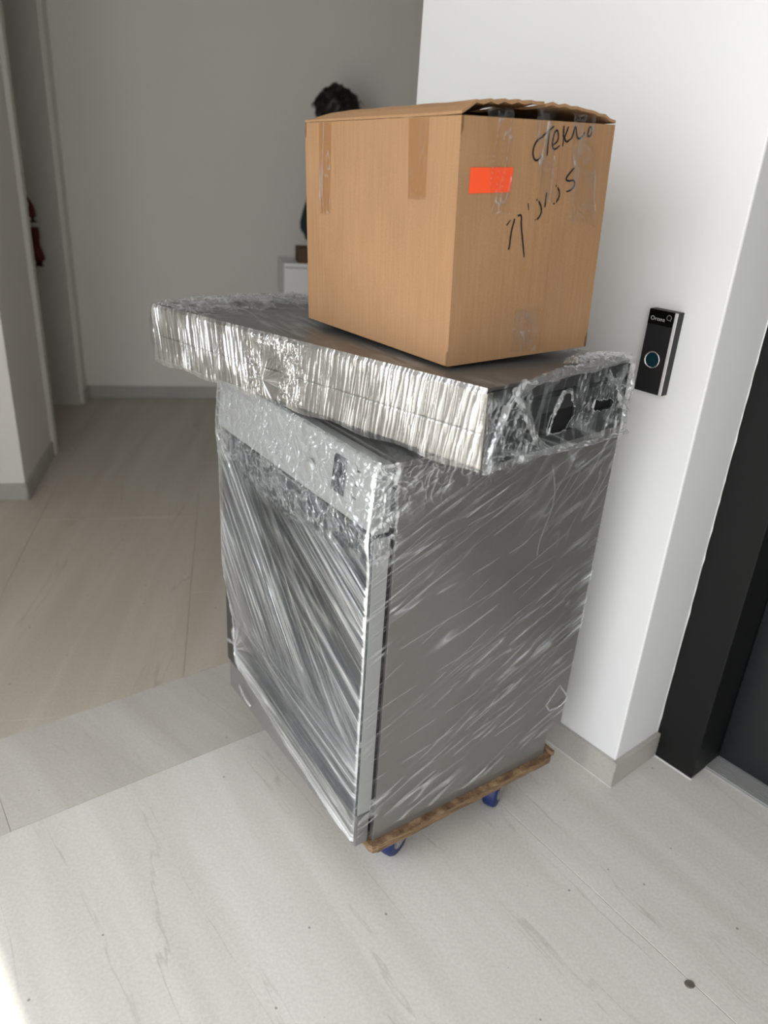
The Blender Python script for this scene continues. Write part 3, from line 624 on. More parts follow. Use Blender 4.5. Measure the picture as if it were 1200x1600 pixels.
base[..., 2] -= 0.006 * smooth(Z, 0.01, -0.004) * (1 + np.sin(S * 40)) * 0.5
sheet('stretch_film', base, np.array([-1.0, 0, 0]), disp * (0.3 + 0.7 * ed), white, FILM_SLAB, sb)
# film on the top
U, V = grid(-0.002, SL_D + 0.002, -0.002, SL_L + 0.01, 0.0026)
lump = smooth(V, 0.62, 0.80)
r1 = ridge(streak(V, U, 20, 0.12, 0.012, 331), 4); r2 = ridge(streak(V, U, -35, 0.09, 0.010, 332), 4)
white = 0.35 * r1 * smooth(clouds(U, V, 0.1, 335), 0.4, 0.7) + 0.45 * r2 * lump + 0.5 * lump * crinkle(V, U, 0.03, 337)
white += 0.55 * smooth(U, SL_D - 0.10, SL_D) * crinkle(V, U, 0.024, 338)
disp = 0.0010 * r1 + lump * (0.004 * r2 + 0.005 * crinkle(V, U, 0.035, 337) + 0.012 * clouds(V, U, 0.08, 339) * smooth(U, 0.02, 0.12))
inside = smooth(V, 0.62, 0.55)
sheet('stretch_film', np.stack([U, V, np.full_like(U, SL_H + 0.0007)], -1), np.array([0, 0, 1.0]), disp * (1 - 0.9 * inside), white, FILM, sb)
# bulging film over the left end
U, Z = grid(-0.003, SL_D + 0.003, -0.004, SL_H + 0.003, 0.002)
tz = (Z + 0.004) / (SL_H + 0.007); tu = (U + 0.003) / (SL_D + 0.006)
bul = 0.024 * np.sin(np.pi * np.clip(tz, 0, 1)) ** 0.7 * (0.55 + 0.45 * np.sin(np.pi * np.clip(tu, 0, 1)) ** 0.4) * (0.7 + 0.6 * clouds(U, Z, 0.05, 341))
rr = ridge(streak(U, Z, 82, 0.05, 0.010, 343), 2)
sheet('stretch_film', np.stack([U, SL_L + 0.002 + bul, Z], -1), np.array([0, 1.0, 0]), 0.003 * rr, 0.15 + 0.6 * rr, FILM_SLAB, sb)
# torn film over the dark end with two ragged holes
U, Z = grid(-0.004, SL_D + 0.008, -0.005, SL_H + 0.004, 0.0011)
def poly_mask(poly, X, Y):
    ins = np.zeros(X.shape, bool); n = len(poly)
    for i in range(n):
        x0, y0 = poly[i]; x1, y1 = poly[(i + 1) % n]
        c = ((y0 > Y) != (y1 > Y)) & (X < (x1 - x0) * (Y - y0) / (y1 - y0 + 1e-12) + x0); ins ^= c
    return ins
h1 = [(0.1819, 0.0871), (0.1994, 0.0859), (0.2046, 0.073), (0.2203, 0.0572), (0.2191, 0.0461), (0.2062, 0.0345), (0.2045, 0.0257), (0.1561, 0.0284), (0.1519, 0.0391), (0.1607, 0.0575), (0.1757, 0.0815)]
h2 = [(0.2743, 0.0538), (0.2801, 0.0634), (0.3319, 0.0572), (0.3404, 0.0512), (0.3294, 0.0432), (0.3029, 0.0436), (0.2782, 0.0473)]
h3 = [(0.085, 0.098), (0.150, 0.100), (0.140, 0.070), (0.128, 0.035), (0.118, 0.028), (0.098, 0.060)]
jx = U + 0.004 * (vnoise(U / 0.006, Z / 0.006, 351) - 0.5); jz = Z + 0.004 * (vnoise(U / 0.006, Z / 0.006, 352) - 0.5)
hole = poly_mask(h1, jx, jz) | poly_mask(h2, jx, jz)
near = np.zeros(U.shape)
for poly in (h1, h2):
    p = np.array(poly); c = p.mean(0)
    big = poly_mask([tuple(c + (q - c) * 1.07 + np.sign(q - c) * 0.0008) for q in p], jx, jz); near = np.maximum(near, big & ~hole)
c1 = crinkle(U, Z, 0.022, 353); f = ridge(streak(U, Z, 66, 0.05, 0.006, 354), 5); f2 = ridge(streak(U, Z, -20, 0.09, 0.010, 355), 5)
rightc = smooth(U, 0.30, 0.38)
calm = poly_mask(h3, jx, jz) * 0.0 + smooth(clouds(U, Z, 0.07, 356), 0.46, 0.68)
white = 0.02 + 0.45 * f * calm + 0.45 * f2 * smooth(Z, 0.06, 0.01) + 0.6 * c1 * (rightc + smooth(U, 0.12, 0.02) + 0.15) * calm + 0.55 * near + 0.3 * ridge(streak(U, Z, 78, 0.07, 0.014, 358), 14)
disp = 0.003 * c1 * (0.25 + 0.75 * calm) + 0.0015 * f * calm + 0.0015 * near + 0.004 * clouds(U, Z, 0.04, 357)
base = np.stack([U, np.full_like(U, -0.0080) - 0.002 * smooth(Z, 0.02, -0.01), Z], -1)
sheet('stretch_film', base, np.array([0, -1.0, 0]), disp, white, FILM, sb, ~hole)
def end_pts(l, out=0.010): return [(u, -out, z) for u, z in l]
ribbon('bunched_film', [(0.398, 0.004, SL_H + 0.003), (0.33, -0.004, SL_H + 0.005), (0.25, -0.006, SL_H + 0.004), (0.168, -0.008, SL_H + 0.004), (0.107, -0.010, SL_H + 0.002), (0.078, -0.011, SL_H - 0.006), (0.058, -0.012, 0.102), (0.080, -0.013, 0.076), (0.106, -0.013, 0.044), (0.122, -0.013, 0.018), (0.160, -0.013, 0.000)], 0.021, sb, FILM_ROPE, 521)
ribbon('bunched_film', end_pts([(0.078, 0.118), (0.052, 0.104), (0.036, 0.084), (0.024, 0.058), (0.012, 0.034), (0.006, 0.010)], 0.011), 0.017, sb, FILM_ROPE, 522)
ribbon('bunched_film', end_pts([(0.030, 0.022), (0.090, 0.010), (0.127, 0.003), (0.203, -0.003), (0.287, -0.008), (0.398, -0.009)], 0.012), 0.011, sb, FILM_ROPE, 523)
ribbon('bunched_film', end_pts([(0.300, 0.108), (0.318, 0.094), (0.342, 0.084), (0.354, 0.062), (0.374, 0.038), (0.388, 0.026)], 0.011), 0.016, sb, FILM_ROPE, 524)
ribbon('bunched_film', end_pts([(0.390, 0.112), (0.400, 0.085), (0.395, 0.055), (0.388, 0.020)], 0.006), 0.014, sb, FILM_ROPE, 525)
ribbon('bunched_film', [(0.24, 0.012, SL_H + 0.002), (0.29, 0.040, SL_H + 0.002), (0.34, 0.035, SL_H + 0.003), (0.395, 0.012, SL_H + 0.003)], 0.040, sb, FILM_ROPE, 526, nrm=(0, 0, 1))
ribbon('bunched_film', end_pts([(0.180, 0.092), (0.163, 0.066), (0.152, 0.044), (0.150, 0.030)], 0.012), 0.007, sb, FILM_ROPE, 527, lift=0.003)
ribbon('bunched_film', end_pts([(0.176, 0.086), (0.190, 0.096), (0.202, 0.090), (0.206, 0.074)], 0.012), 0.007, sb, FILM_ROPE, 528, lift=0.003)

# ------------------------------------------------------------------ carton on top
BXP = (0.0801, 1.1287, 1.0790, 0.6107, -0.0205, -0.0322); BL, BD, BH2 = 0.4375, 0.2972, 0.3360
def cardboard(name, col, dark=1.0):
    m, nt, p = new_mat(name); L = nt.links; tc = nd(nt, 'ShaderNodeTexCoord')
    n = nd(nt, 'ShaderNodeTexNoise'); n.inputs['Scale'].default_value = 420; n.inputs['Detail'].default_value = 4; L.new(tc.outputs['Object'], n.inputs['Vector'])
    mp = nd(nt, 'ShaderNodeMapping'); mp.inputs['Scale'].default_value = (60, 60, 3); L.new(tc.outputs['Object'], mp.inputs['Vector'])
    n2 = nd(nt, 'ShaderNodeTexNoise'); n2.inputs['Scale'].default_value = 3; n2.inputs['Detail'].default_value = 3; L.new(mp.outputs[0], n2.inputs['Vector'])
    n3 = nd(nt, 'ShaderNodeTexNoise'); n3.inputs['Scale'].default_value = 6; L.new(tc.outputs['Object'], n3.inputs['Vector'])
    s = nd(nt, 'ShaderNodeMath', operation='ADD'); L.new(n.outputs['Fac'], s.inputs[0]); L.new(n2.outputs['Fac'], s.inputs[1])
    s2 = nd(nt, 'ShaderNodeMath', operation='ADD'); L.new(s.outputs[0], s2.inputs[0]); L.new(n3.outputs['Fac'], s2.inputs[1])
    r = nd(nt, 'ShaderNodeMapRange'); r.inputs[1].default_value = 1.0; r.inputs[2].default_value = 2.0; r.inputs[3].default_value = 0.86; r.inputs[4].default_value = 1.14; L.new(s2.outputs[0], r.inputs[0])
    mx = nd(nt, 'ShaderNodeMix', data_type='RGBA', blend_type='MULTIPLY'); mx.inputs[0].default_value = 1; mx.inputs[6].default_value = (*col, 1); L.new(r.outputs[0], mx.inputs[7]); L.new(mx.outputs[2], p.inputs['Base Color'])
    b = nd(nt, 'ShaderNodeBump'); b.inputs['Strength'].default_value = 0.12; b.inputs['Distance'].default_value = 0.0015; L.new(n2.outputs['Fac'], b.inputs['Height']); L.new(b.outputs[0], p.inputs['Normal'])
    p.inputs['Roughness'].default_value = 0.75; p.inputs['Specular IOR Level'].default_value = 0.2
    return m
CARD = cardboard('kraft_cardboard', (0.375, 0.218, 0.112))
CARDE = cardboard('cardboard_cut_edge', (0.36, 0.25, 0.15))
loc, rot = local_frame(BXP)
bx = empty('cardboard_box', loc, rot)
tag(bx, 'brown cardboard carton with black handwriting and an orange sticker on top of the stack', 'carton')
TW = 0.005
def panel_wall(name, p0, p1, inward, z0, z1, bow=0.0, seed=0):
    """one carton side: a board with a slight bow, built as a grid with thickness"""
    p0, p1, inward = Vector(p0), Vector(p1), Vector(inward); m = bmesh.new(); nx, nz = 16, 14; g = []
    for side in (0, 1):
        for j in range(nz + 1):
            for i in range(nx + 1):
                s, t = i / nx, j / nz
                o = bow * math.sin(math.pi * s) * math.sin(math.pi * t) * (1 + 0.3 * math.sin(5 * s + seed))
                g.append(m.verts.new(p0.lerp(p1, s) + inward * (side * TW) - inward * o + Vector((0, 0, z0 + (z1 - z0) * t))))
    W = nx + 1; O = W * (nz + 1)
    for j in range(nz):
        for i in range(nx):
            a = j * W + i
            m.faces.new((g[a], g[a + 1], g[a + 1 + W], g[a + W])); m.faces.new((g[O + a], g[O + a + W], g[O + a + 1 + W], g[O + a + 1]))
    def strip(ids):
        for a, b in zip(ids[:-1], ids[1:]): m.faces.new((g[a], g[b], g[O + b], g[O + a]))
    strip(list(range(W))); strip([nz * W + i for i in range(W)]); strip([j * W for j in range(nz + 1)]); strip([j * W + nx for j in range(nz + 1)])
    bmesh.ops.recalc_face_normals(m, faces=m.faces)
    me = bpy.data.meshes.new(name); m.to_mesh(me); m.free()
    return link(name, me, CARD, bx)
ZT = BH2
panel_wall('box_panel', (0, BL, 0), (0, 0, 0), (1, 0, 0), 0, ZT, 0.0015)
panel_wall('box_panel', (0, 0, 0), (BD, 0, 0), (0, 1, 0), 0, ZT, 0.0015, 2)
panel_wall('box_panel', (BD, 0, 0), (BD, BL, 0), (-1, 0, 0), 0, ZT, 0.001)
panel_wall('box_panel', (BD, BL, 0), (0, BL, 0), (0, -1, 0), 0, ZT, 0.001)
MB().box((0.001, 0.001, 0.0), (BD - 0.001, BL - 0.001, 0.005)).build('box_bottom', CARD, bx)
# minor flaps folded in just under the main ones
for y0, y1 in ((0.0055, 0.142), (BL - 0.142, BL - 0.0055)):
    MB().box((0.006, y0, ZT - 0.010), (BD - 0.006, y1, ZT - 0.006)).build('minor_flap', CARD, bx)
def flap(hinge_u, sgn, rise, seed, lift0):
    """main flap, hinged on a long side and humped towards the middle seam"""
    nx, ny = 12, 40; m = bmesh.new(); g = []
    for side in (0, 1):
        for j in range(ny + 1):
            for i in range(nx + 1):
                s, t = i / nx, j / ny
                u = hinge_u + sgn * s * (BD / 2 - 0.002); v = t * BL
                wav = 0.0025 * math.sin(9 * t * 3.1 + seed) * s + 0.0022 * math.sin(40 * s + seed) * math.exp(-t * 14)
                hump = rise * (math.sin(min(1, s * 1.15) * math.pi / 2) ** 0.8) * (0.45 + 0.55 * math.cos((t - 0.1) * 2.2)) * (lift0 + (1 - lift0) * min(1, t * 6))
                left = 0.015 * math.sin(min(1, s * 5) * math.pi / 2) * (1 - math.exp(-(1 - t) * 16)) * (1 if sgn > 0 else 0.2)
                z = ZT + 0.0006 + max(0, hump + wav * 0.8 + left * 0.8)
                g.append(m.verts.new((u, v, z + side * 0.0038)))
    W = nx + 1; O = W * (ny + 1)
    for j in range(ny):
        for i in range(nx):
            a = j * W + i; m.faces.new((g[a], g[a + 1], g[a + 1 + W], g[a + W])); m.faces.new((g[O + a], g[O + a + W], g[O + a + 1 + W], g[O + a + 1]))
    def strip(ids):
        for a, b in zip(ids[:-1], ids[1:]): m.faces.new((g[a], g[b], g[O + b], g[O + a]))
    strip(list(range(W))); strip([ny * W + i for i in range(W)]); strip([j * W for j in range(ny + 1)]); strip([j * W + nx for j in range(ny + 1)])
    bmesh.ops.recalc_face_normals(m, faces=m.faces)
    me = bpy.data.meshes.new('main_flap'); m.to_mesh(me); m.free()
    link('main_flap', me, CARD, bx)
flap(0.0, 1, 0.006, 0.6, 0.9)
flap(BD, -1, 0.014, 2.1, 1.0)

def tape_mat(name, tint, fac, rough):
    m = bpy.data.materials.new(name); m.use_nodes = True; nt = m.node_tree; L = nt.links; nt.nodes.clear()
    out = nd(nt, 'ShaderNodeOutputMaterial'); tr = nd(nt, 'ShaderNodeBsdfTransparent'); tr.inputs[0].default_value = (*tint, 1)
    g0 = nd(nt, 'ShaderNodeBsdfGlossy'); g0.inputs['Roughness'].default_value = rough
    d0 = nd(nt, 'ShaderNodeBsdfDiffuse'); d0.inputs[0].default_value = (0.9, 0.88, 0.84, 1)
    gl = nd(nt, 'ShaderNodeMixShader'); gl.inputs[0].default_value = 0.45; L.new(g0.outputs[0], gl.inputs[1]); L.new(d0.outputs[0], gl.inputs[2])
    at = nd(nt, 'ShaderNodeAttribute', attribute_name='crease')
    a = nd(nt, 'ShaderNodeMath', operation='MULTIPLY_ADD', use_clamp=True); a.inputs[1].default_value = 0.6; a.inputs[2].default_value = fac; L.new(at.outputs['Fac'], a.inputs[0])
    mx = nd(nt, 'ShaderNodeMixShader'); L.new(a.outputs[0], mx.inputs[0]); L.new(tr.outputs[0], mx.inputs[1]); L.new(gl.outputs[0], mx.inputs[2]); L.new(mx.outputs[0], out.inputs['Surface'])
    return m
TAPE = tape_mat('clear_tape', (0.965, 0.942, 0.91), 0.02, 0.14)
TAPE_D = tape_mat('brown_tinted_tape', (0.90, 0.845, 0.77), 0.015, 0.16)
def tape(face, q, seed, wrinkle=0.4, up=0.05, crumple=0.0):
    """q: four corners (a, z): top-left, top-right, bottom-right, bottom-left on a carton face"""
    ny, nx = 70, 24; q = np.array(q, float)
    s, t = np.meshgrid(np.linspace(0, 1, nx), np.linspace(0, 1, ny))
    P = (q[0] * ((1 - s) * (1 - t))[..., None] + q[1] * (s * (1 - t))[..., None] + q[2] * (s * t)[..., None] + q[3] * ((1 - s) * t)[..., None])
    A, Zz = P[..., 0], P[..., 1]
    cr = ridge(streak(A, Zz, 84 + seed % 3 * 6, 0.09, 0.011, 400 + seed), 16) + 0.8 * ridge(streak(A, Zz, 70, 0.05, 0.014, 420 + seed), 22) * smooth(t, 0.2, 0.6)
    if crumple: cr = np.maximum(cr, crumple * crinkle(A, Zz, 0.02, 440 + seed))
    d = 0.0007 + 0.0012 * cr
    bot = smooth(t, 0.94, 1.0); keep = t < 0.97 + 0.03 * vnoise(A / 0.004, A * 0, seed)
    ss = 1 - A / BL if face == 'left' else A / BD
    off = -(d + 0.0007 + 0.0015 * np.sin(np.pi * np.clip(ss, 0, 1)) * np.sin(np.pi * np.clip(Zz / ZT, 0, 1)) * (1 + 0.3 * np.sin(5 * ss + (0 if face == 'left' else 2))))
    base = np.stack([off, A, Zz], -1) if face == 'left' else np.stack([A, off, Zz], -1)
    sheet('packing_tape', base, np.zeros(3), np.zeros(A.shape), wrinkle * cr + 0.12 * bot, TAPE_D if face == 'left' else TAPE, bx, keep)
tape('left', [(0.3855, ZT - 0.001), (0.3429, ZT - 0.001), (0.3468, 0.1911), (0.3847, 0.1863)], 1, 0.9)
tape('left', [(0.1192, ZT - 0.001), (0.0704, ZT - 0.001), (0.0701, 0.2274), (0.114, 0.225)], 2, 0.15)
tape('right', [(0.0422, ZT - 0.001), (0.0896, ZT - 0.001), (0.097, 0.2105), (0.0620, 0.211)], 3, 0.9)
tape('right', [(0.1335, ZT - 0.001), (0.1690, ZT - 0.001), (0.1830, 0.2265), (0.1560, 0.2267)], 4, 0.9, crumple=0.4)
tape('right', [(0.2048, ZT - 0.001), (0.2540, ZT - 0.001), (0.2800, 0.1885), (0.2208, 0.1983)], 5, 0.8, crumple=0.45)
tape('right', [(0.1247, 0.0755), (0.1805, 0.0754), (0.1775, 0.004), (0.1216, 0.008)], 6, 0.6, crumple=0.6)
# tapes across the top, bridging the gap to the flap edges
for k, (u0, u1, z0, z1, zt2) in enumerate(((0.043, 0.090, ZT - 0.002, ZT - 0.002, 0.011), (0.133, 0.168, ZT - 0.002, ZT - 0.002, 0.019), (0.206, 0.252, ZT - 0.002, ZT - 0.002, 0.012))):
    U, T2 = np.meshgrid(np.linspace(u0, u1, 20), np.linspace(0, 1, 30))
    yy = -0.0022 + 0.16 * smooth(T2, 0.25, 1.0); zz = ZT - 0.002 + (zt2 + 0.004) * smooth(T2, 0.0, 0.5) + 0.003 * vnoise(U / 0.01, T2 * 6, 460 + k)
    sheet('packing_tape', np.stack([U, yy, zz], -1), np.zeros(3), np.zeros(U.shape), 0.35 * crinkle(U, T2 * 0.1, 0.02, 470 + k), TAPE, bx)
for u in (0.150, 0.186):                                 # upright folds pressed into the board
    MB().prism([(u + 0.004 * 0, -0.0016, 0.012), (u + 0.0018, -0.0016, 0.012), (u + 0.0018, -0.0016, ZT - 0.02), (u, -0.0016, ZT - 0.02)], (0, -0.0007, 0), 0.0003).build('fold_crease', CARD, bx)
ORANGE = plain('fluorescent_orange_paper', (1.0, 0.10, 0.022), 0.6)
INK = plain('black_marker_ink', (0.008, 0.008, 0.010), 0.5)
MB().prism([(u, -0.0012, z) for u, z in ((0.0198, 0.2732), (0.0976, 0.2745), (0.0950, 0.2421), (0.0195, 0.2402))], (0, -0.0004, 0)).build('orange_sticker', ORANGE, bx)
def strokes(name, lines, w=0.0028):
    m = MB()
    for pts in lines:
        p = np.array(pts, float)
        if len(p) > 2:                                  # smooth the pen stroke
            for _ in range(2):
                q = [p[0]]
                for a, b in zip(p[:-1], p[1:]): q += [0.75 * a + 0.25 * b, 0.25 * a + 0.75 * b]
                p = np.array(q + [p[-1]])
        tg = np.gradient(p, axis=0); tg /= np.linalg.norm(tg, axis=1)[:, None] + 1e-9
        nr = np.stack([-tg[:, 1], tg[:, 0]], 1); ww = w * np.interp(np.linspace(0, 1, len(p)), [0, 0.15, 0.8, 1], [0.35, 0.5, 0.5, 0.25])[:, None]
        l, r = p + nr * ww, p - nr * ww
        bow = lambda u, z: -0.0009 - 0.0015 * (1 + 0.3 * math.sin(5 * u / BD + 2)) * math.sin(math.pi * min(1, max(0, u / BD))) * math.sin(math.pi * min(1, max(0, z / ZT)))
        vl = [m.bm.verts.new((a[0], bow(*a), a[1])) for a in l]; vr = [m.bm.verts.new((a[0], bow(*a), a[1])) for a in r]
        for k in range(len(p) - 1): m.bm.faces.new((vl[k], vl[k + 1], vr[k + 1], vr[k]))
    m.build(name, INK, bx)
strokes('handwriting', [
 [(0.1508, 0.3153), (0.1465, 0.3142), (0.138, 0.3099), (0.1327, 0.3008), (0.1321, 0.2928), (0.1355, 0.2858), (0.1403, 0.2835), (0.1461, 0.286), (0.1505, 0.2912)],
 [(0.1478, 0.3152), (0.1602, 0.3235), (0.1691, 0.3294)], [(0.1605, 0.3216), (0.1606, 0.3116), (0.16, 0.3015), (0.1608, 0.2904)],
 [(0.1709, 0.3048), (0.1794, 0.3101), (0.1796, 0.3182), (0.176, 0.3251), (0.1712, 0.3219), (0.1688, 0.3118), (0.1689, 0.3037), (0.1728, 0.2988), (0.1793, 0.301), (0.1843, 0.3051)],
 [(0.1885, 0.3305), (0.1893, 0.3165), (0.19, 0.3033)], [(0.198, 0.3299), (0.1937, 0.3186), (0.191, 0.3155), (0.197, 0.3085), (0.204, 0.3138)],
 [(0.2042, 0.3128), (0.2082, 0.317), (0.2109, 0.3293), (0.2129, 0.3304), (0.2151, 0.3234), (0.2182, 0.3153), (0.2232, 0.3144), (0.2289, 0.3187), (0.2329, 0.324)],
 [(0.2414, 0.3304), (0.2394, 0.3242), (0.2387, 0.319), (0.2438, 0.3181), (0.2478, 0.3234), (0.2477, 0.3286), (0.2429, 0.3315), (0.24, 0.3293)]])
strokes('handwriting', [
 [(0.219, 0.2756), (0.2089, 0.2668), (0.2026, 0.2591), (0.2105, 0.2572), (0.2208, 0.2592), (0.2248, 0.2534), (0.2186, 0.2449), (0.2072, 0.2426)],
 [(0.1843, 0.2514), (0.1936, 0.2438), (0.194, 0.2341), (0.1866, 0.2265), (0.1827, 0.2257)], [(0.167, 0.2419), (0.1667, 0.2324), (0.1662, 0.2209)],
 [(0.1476, 0.2325), (0.1563, 0.2267), (0.1614, 0.2151), (0.1555, 0.2056), (0.1484, 0.2038)], [(0.1318, 0.227), (0.1342, 0.2175)], [(0.0932, 0.1973), (0.1003, 0.2047)],
 [(0.1082, 0.2065), (0.1027, 0.1856), (0.1026, 0.1642), (0.0997, 0.1655)], [(0.1132, 0.2102), (0.1212, 0.2119), (0.1213, 0.1985), (0.1274, 0.177), (0.1342, 0.151)]])

# ------------------------------------------------------------------ lift call panel
PANB = plain('call_panel_charcoal', (0.016, 0.016, 0.017), 0.5, spec=0.35)
PANG = plain('call_panel_black_glass', (0.003, 0.003, 0.003), 0.12)
CHROME = plain('polished_chrome', (0.90, 0.90, 0.90), 0.12, 1.0)
STRIPM = plain('satin_aluminium_strip', (0.92, 0.92, 0.92), 0.45, 0.45)
BLUEB = plain('blue_spun_metal', (0.035, 0.12, 0.17), 0.28, 0.8)
PRINT = plain('white_print', (0.80, 0.80, 0.80), 0.6)
PRINTG = plain('grey_print', (0.24, 0.24, 0.24), 0.5)
cpn = empty('lift_call_panel', LW(0.1085, -0.0002, 0.9635), (0, 0, math.atan2(-N.y, -N.x)))     # x to the right on the wall, y into the wall
tag(cpn, 'narrow black lift call panel with round blue button on the white wall', 'call panel')
CW2, CH, CT = 0.0615, 0.162, 0.022
MB().box((-CW2 / 2, -CT, 0), (CW2 / 2, 0, CH), 0.0008).build('housing', PANB, cpn)
MB().box((-CW2 / 2 + 0.0006, -CT - 0.0008, CH - 0.0285), (CW2 / 2 - 0.0075, -CT - 0.0001, CH - 0.0006)).build('glass_plate', PANG, cpn)
MB().box((CW2 / 2 - 0.0056, -CT - 0.0012, 0.0008), (CW2 / 2 + 0.0004, -CT + 0.0006, CH - 0.0004), 0.0003).build('metal_strip', STRIPM, cpn)
bc = Vector((-0.0035, -CT, 0.066))
bt = MB().lathe([(0.0165, 0), (0.0172, 0.0020), (0.0160, 0.0030), (0.0146, 0.0024), (0.0144, 0.0008)], bc, (0, -1, 0), 48).build('button_ring', CHROME, cpn, True)
MB().lathe([(0.0143, 0.0), (0.0143, 0.0014), (0.0, 0.0018)], bc, (0, -1, 0), 48).build('button', BLUEB, cpn)
fc = bpy.data.curves.new('brand_text', 'FONT'); fc.body = 'Orona'; fc.size = 0.0112; fc.align_x = 'LEFT'; fc.extrude = 0.0001; fc.offset = -0.00018; fc.space_character = 1.06
to = bpy.data.objects.new('brand_text', fc); COL.objects.link(to)
dg_ = bpy.context.evaluated_depsgraph_get(); me = bpy.data.meshes.new_from_object(to.evaluated_get(dg_)); bpy.data.objects.remove(to)
me.transform(Matrix.Translation((-CW2 / 2 + 0.0055, -CT - 0.0011, CH - 0.0205)) @ Matrix.Rotation(math.pi / 2, 4, 'X')); me.materials.clear()
link('brand_text', me, PRINT, cpn)
rm = MB()
for k in range(32):
    t0, t1 = 2 * math.pi * k / 32, 2 * math.pi * (k + 1) / 32
    rm.bm.faces.new([rm.bm.verts.new((0.0142 + r * math.cos(t), -CT - 0.0012, CH - 0.0115 + r * math.sin(t))) for r, t in ((0.0042, t0), (0.0053, t0), (0.0053, t1), (0.0042, t1))])
rm.bm.faces.new([rm.bm.verts.new((0.0142 + a, -CT - 0.0012, CH - 0.0115 + b)) for a, b in ((0.0028, -0.0040), (0.0040, -0.0046), (0.0052, -0.0064), (0.0042, -0.0064))])
rm.build('brand_ring', PRINTG, cpn)

# ------------------------------------------------------------------ small things on the floor
PEB = plain('grey_brown_stone', (0.13, 0.115, 0.09), 0.7, noise=0.4, nscale=300, bump=0.6, bscale=400)
pm = MB().lathe([(0.0085, 0), (0.0095, 0.0012), (0.0088, 0.0030), (0.0070, 0.0034), (0.0066, 0.0030), (0.0040, 0.0036), (0.0, 0.0036)], (0, 0, 0), (0, 0, 1), 26).build('round_disc', PEB, None, True)
pm.location = (0.625, 0.929, 0.0003); pm.scale = (1.0, 0.85, 1)
tag(pm, 'small flat grey-brown disc lying on the floor near the right edge', 'disc')

# ------------------------------------------------------------------ far end of the corridor: cabinet, small box, person, red cloth
CABW = plain('white_cabinet_lacquer', (0.74, 0.74, 0.73), 0.5)
cb = empty('white_cabinet', (-0.528, 3.60, 0), (0, 0, math.radians(15.5)))
tag(cb, 'white cabinet at the far end of the corridor behind the stack', 'cabinet')
cwid, cdep, ch = 0.46, 0.26, 0.905
# local: x along the front (to the right), y to the back
MB().box((0.0, 0.016, 0.07), (0.018, cdep, ch - 0.019), 0.001).build('side_panel', CABW, cb)
MB().box((cwid - 0.018, 0.016, 0.07), (cwid, cdep, ch - 0.019), 0.001).build('side_panel', CABW, cb)
MB().box((0.0, 0.0, ch - 0.018), (cwid, cdep, ch), 0.0015).build('top_panel', CABW, cb)
MB().box((0.0185, cdep - 0.01, 0.07), (cwid - 0.0185, cdep - 0.002, ch - 0.019)).build('back_panel', CABW, cb)
MB().box((0.02, 0.03, 0.0), (cwid - 0.02, cdep - 0.02, 0.069)).build('plinth', CABW, cb)
for k in range(2):
    x0 = 0.002 + k * cwid / 2
    dr = MB().box((x0, 0.0, 0.075), (x0 + cwid / 2 - 0.004, 0.0155, ch - 0.021), 0.0015).build('door', CABW, cb)
    hx = x0 + (cwid / 2 - 0.04 if k == 0 else 0.035)
    MB().box((hx, -0.02, 0.62), (hx + 0.008, -0.0001, 0.76), 0.001).build('handle', ALU, dr)
CARDD = cardboard('dark_brown_card', (0.10, 0.062, 0.034))
sbx = empty('small_box', (-0.44, 3.70, 0.9055), (0, 0, math.radians(15.5)))
tag(sbx, 'small dark brown box on top of the white cabinet', 'box')
MB().box((-0.045, -0.06, 0.0), (0.12, 0.06, 0.064), 0.0015).build('body', CARDD, sbx)
MB().box((-0.045, -0.058, 0.0645), (0.12, -0.001, 0.067)).build('flap', CARDD, sbx)
MB().box((-0.045, 0.001, 0.0645), (0.12, 0.058, 0.067)).build('flap', CARDD, sbx)

REDC = plain('dark_red_cloth', (0.10, 0.012, 0.010), 0.85, noise=0.3, nscale=30)
PALE = plain('pale_band', (0.42, 0.38, 0.34), 0.8)
rc_loc = CW(PE - 0.095, DC1 - 0.20)
rcl = empty('hanging_cloth', (rc_loc.x, rc_loc.y, 0.775), (0, 0, math.atan2(CC.y, CC.x)))
tag(rcl, 'narrow dark red rolled cloth with a pale band hanging at the dark doorway', 'cloth')
MB().tube([(0, 0, 0.285), (0.001, 0.002, 0.235), (0.0, 0, 0.205)], [0.012, 0.020, 0.021], 12).tube([(0, 0, 0.186), (0.002, 0, 0.14), (0.003, 0.0, 0.08), (0, -0.006, 0.035), (0, -0.004, 0.0)], [0.021, 0.023, 0.024, 0.031, 0.022], 12).tube([(0, 0.0, 0.284), (0.0, 0.022, 0.33), (0, 0.050, 0.276)], [0.010, 0.008, 0.006], 8).build('cloth_roll', REDC, rcl, True)
MB().cyl((0, 0, 0.185), (0, 0, 0.206), 0.0235).build('band', PALE, rcl)

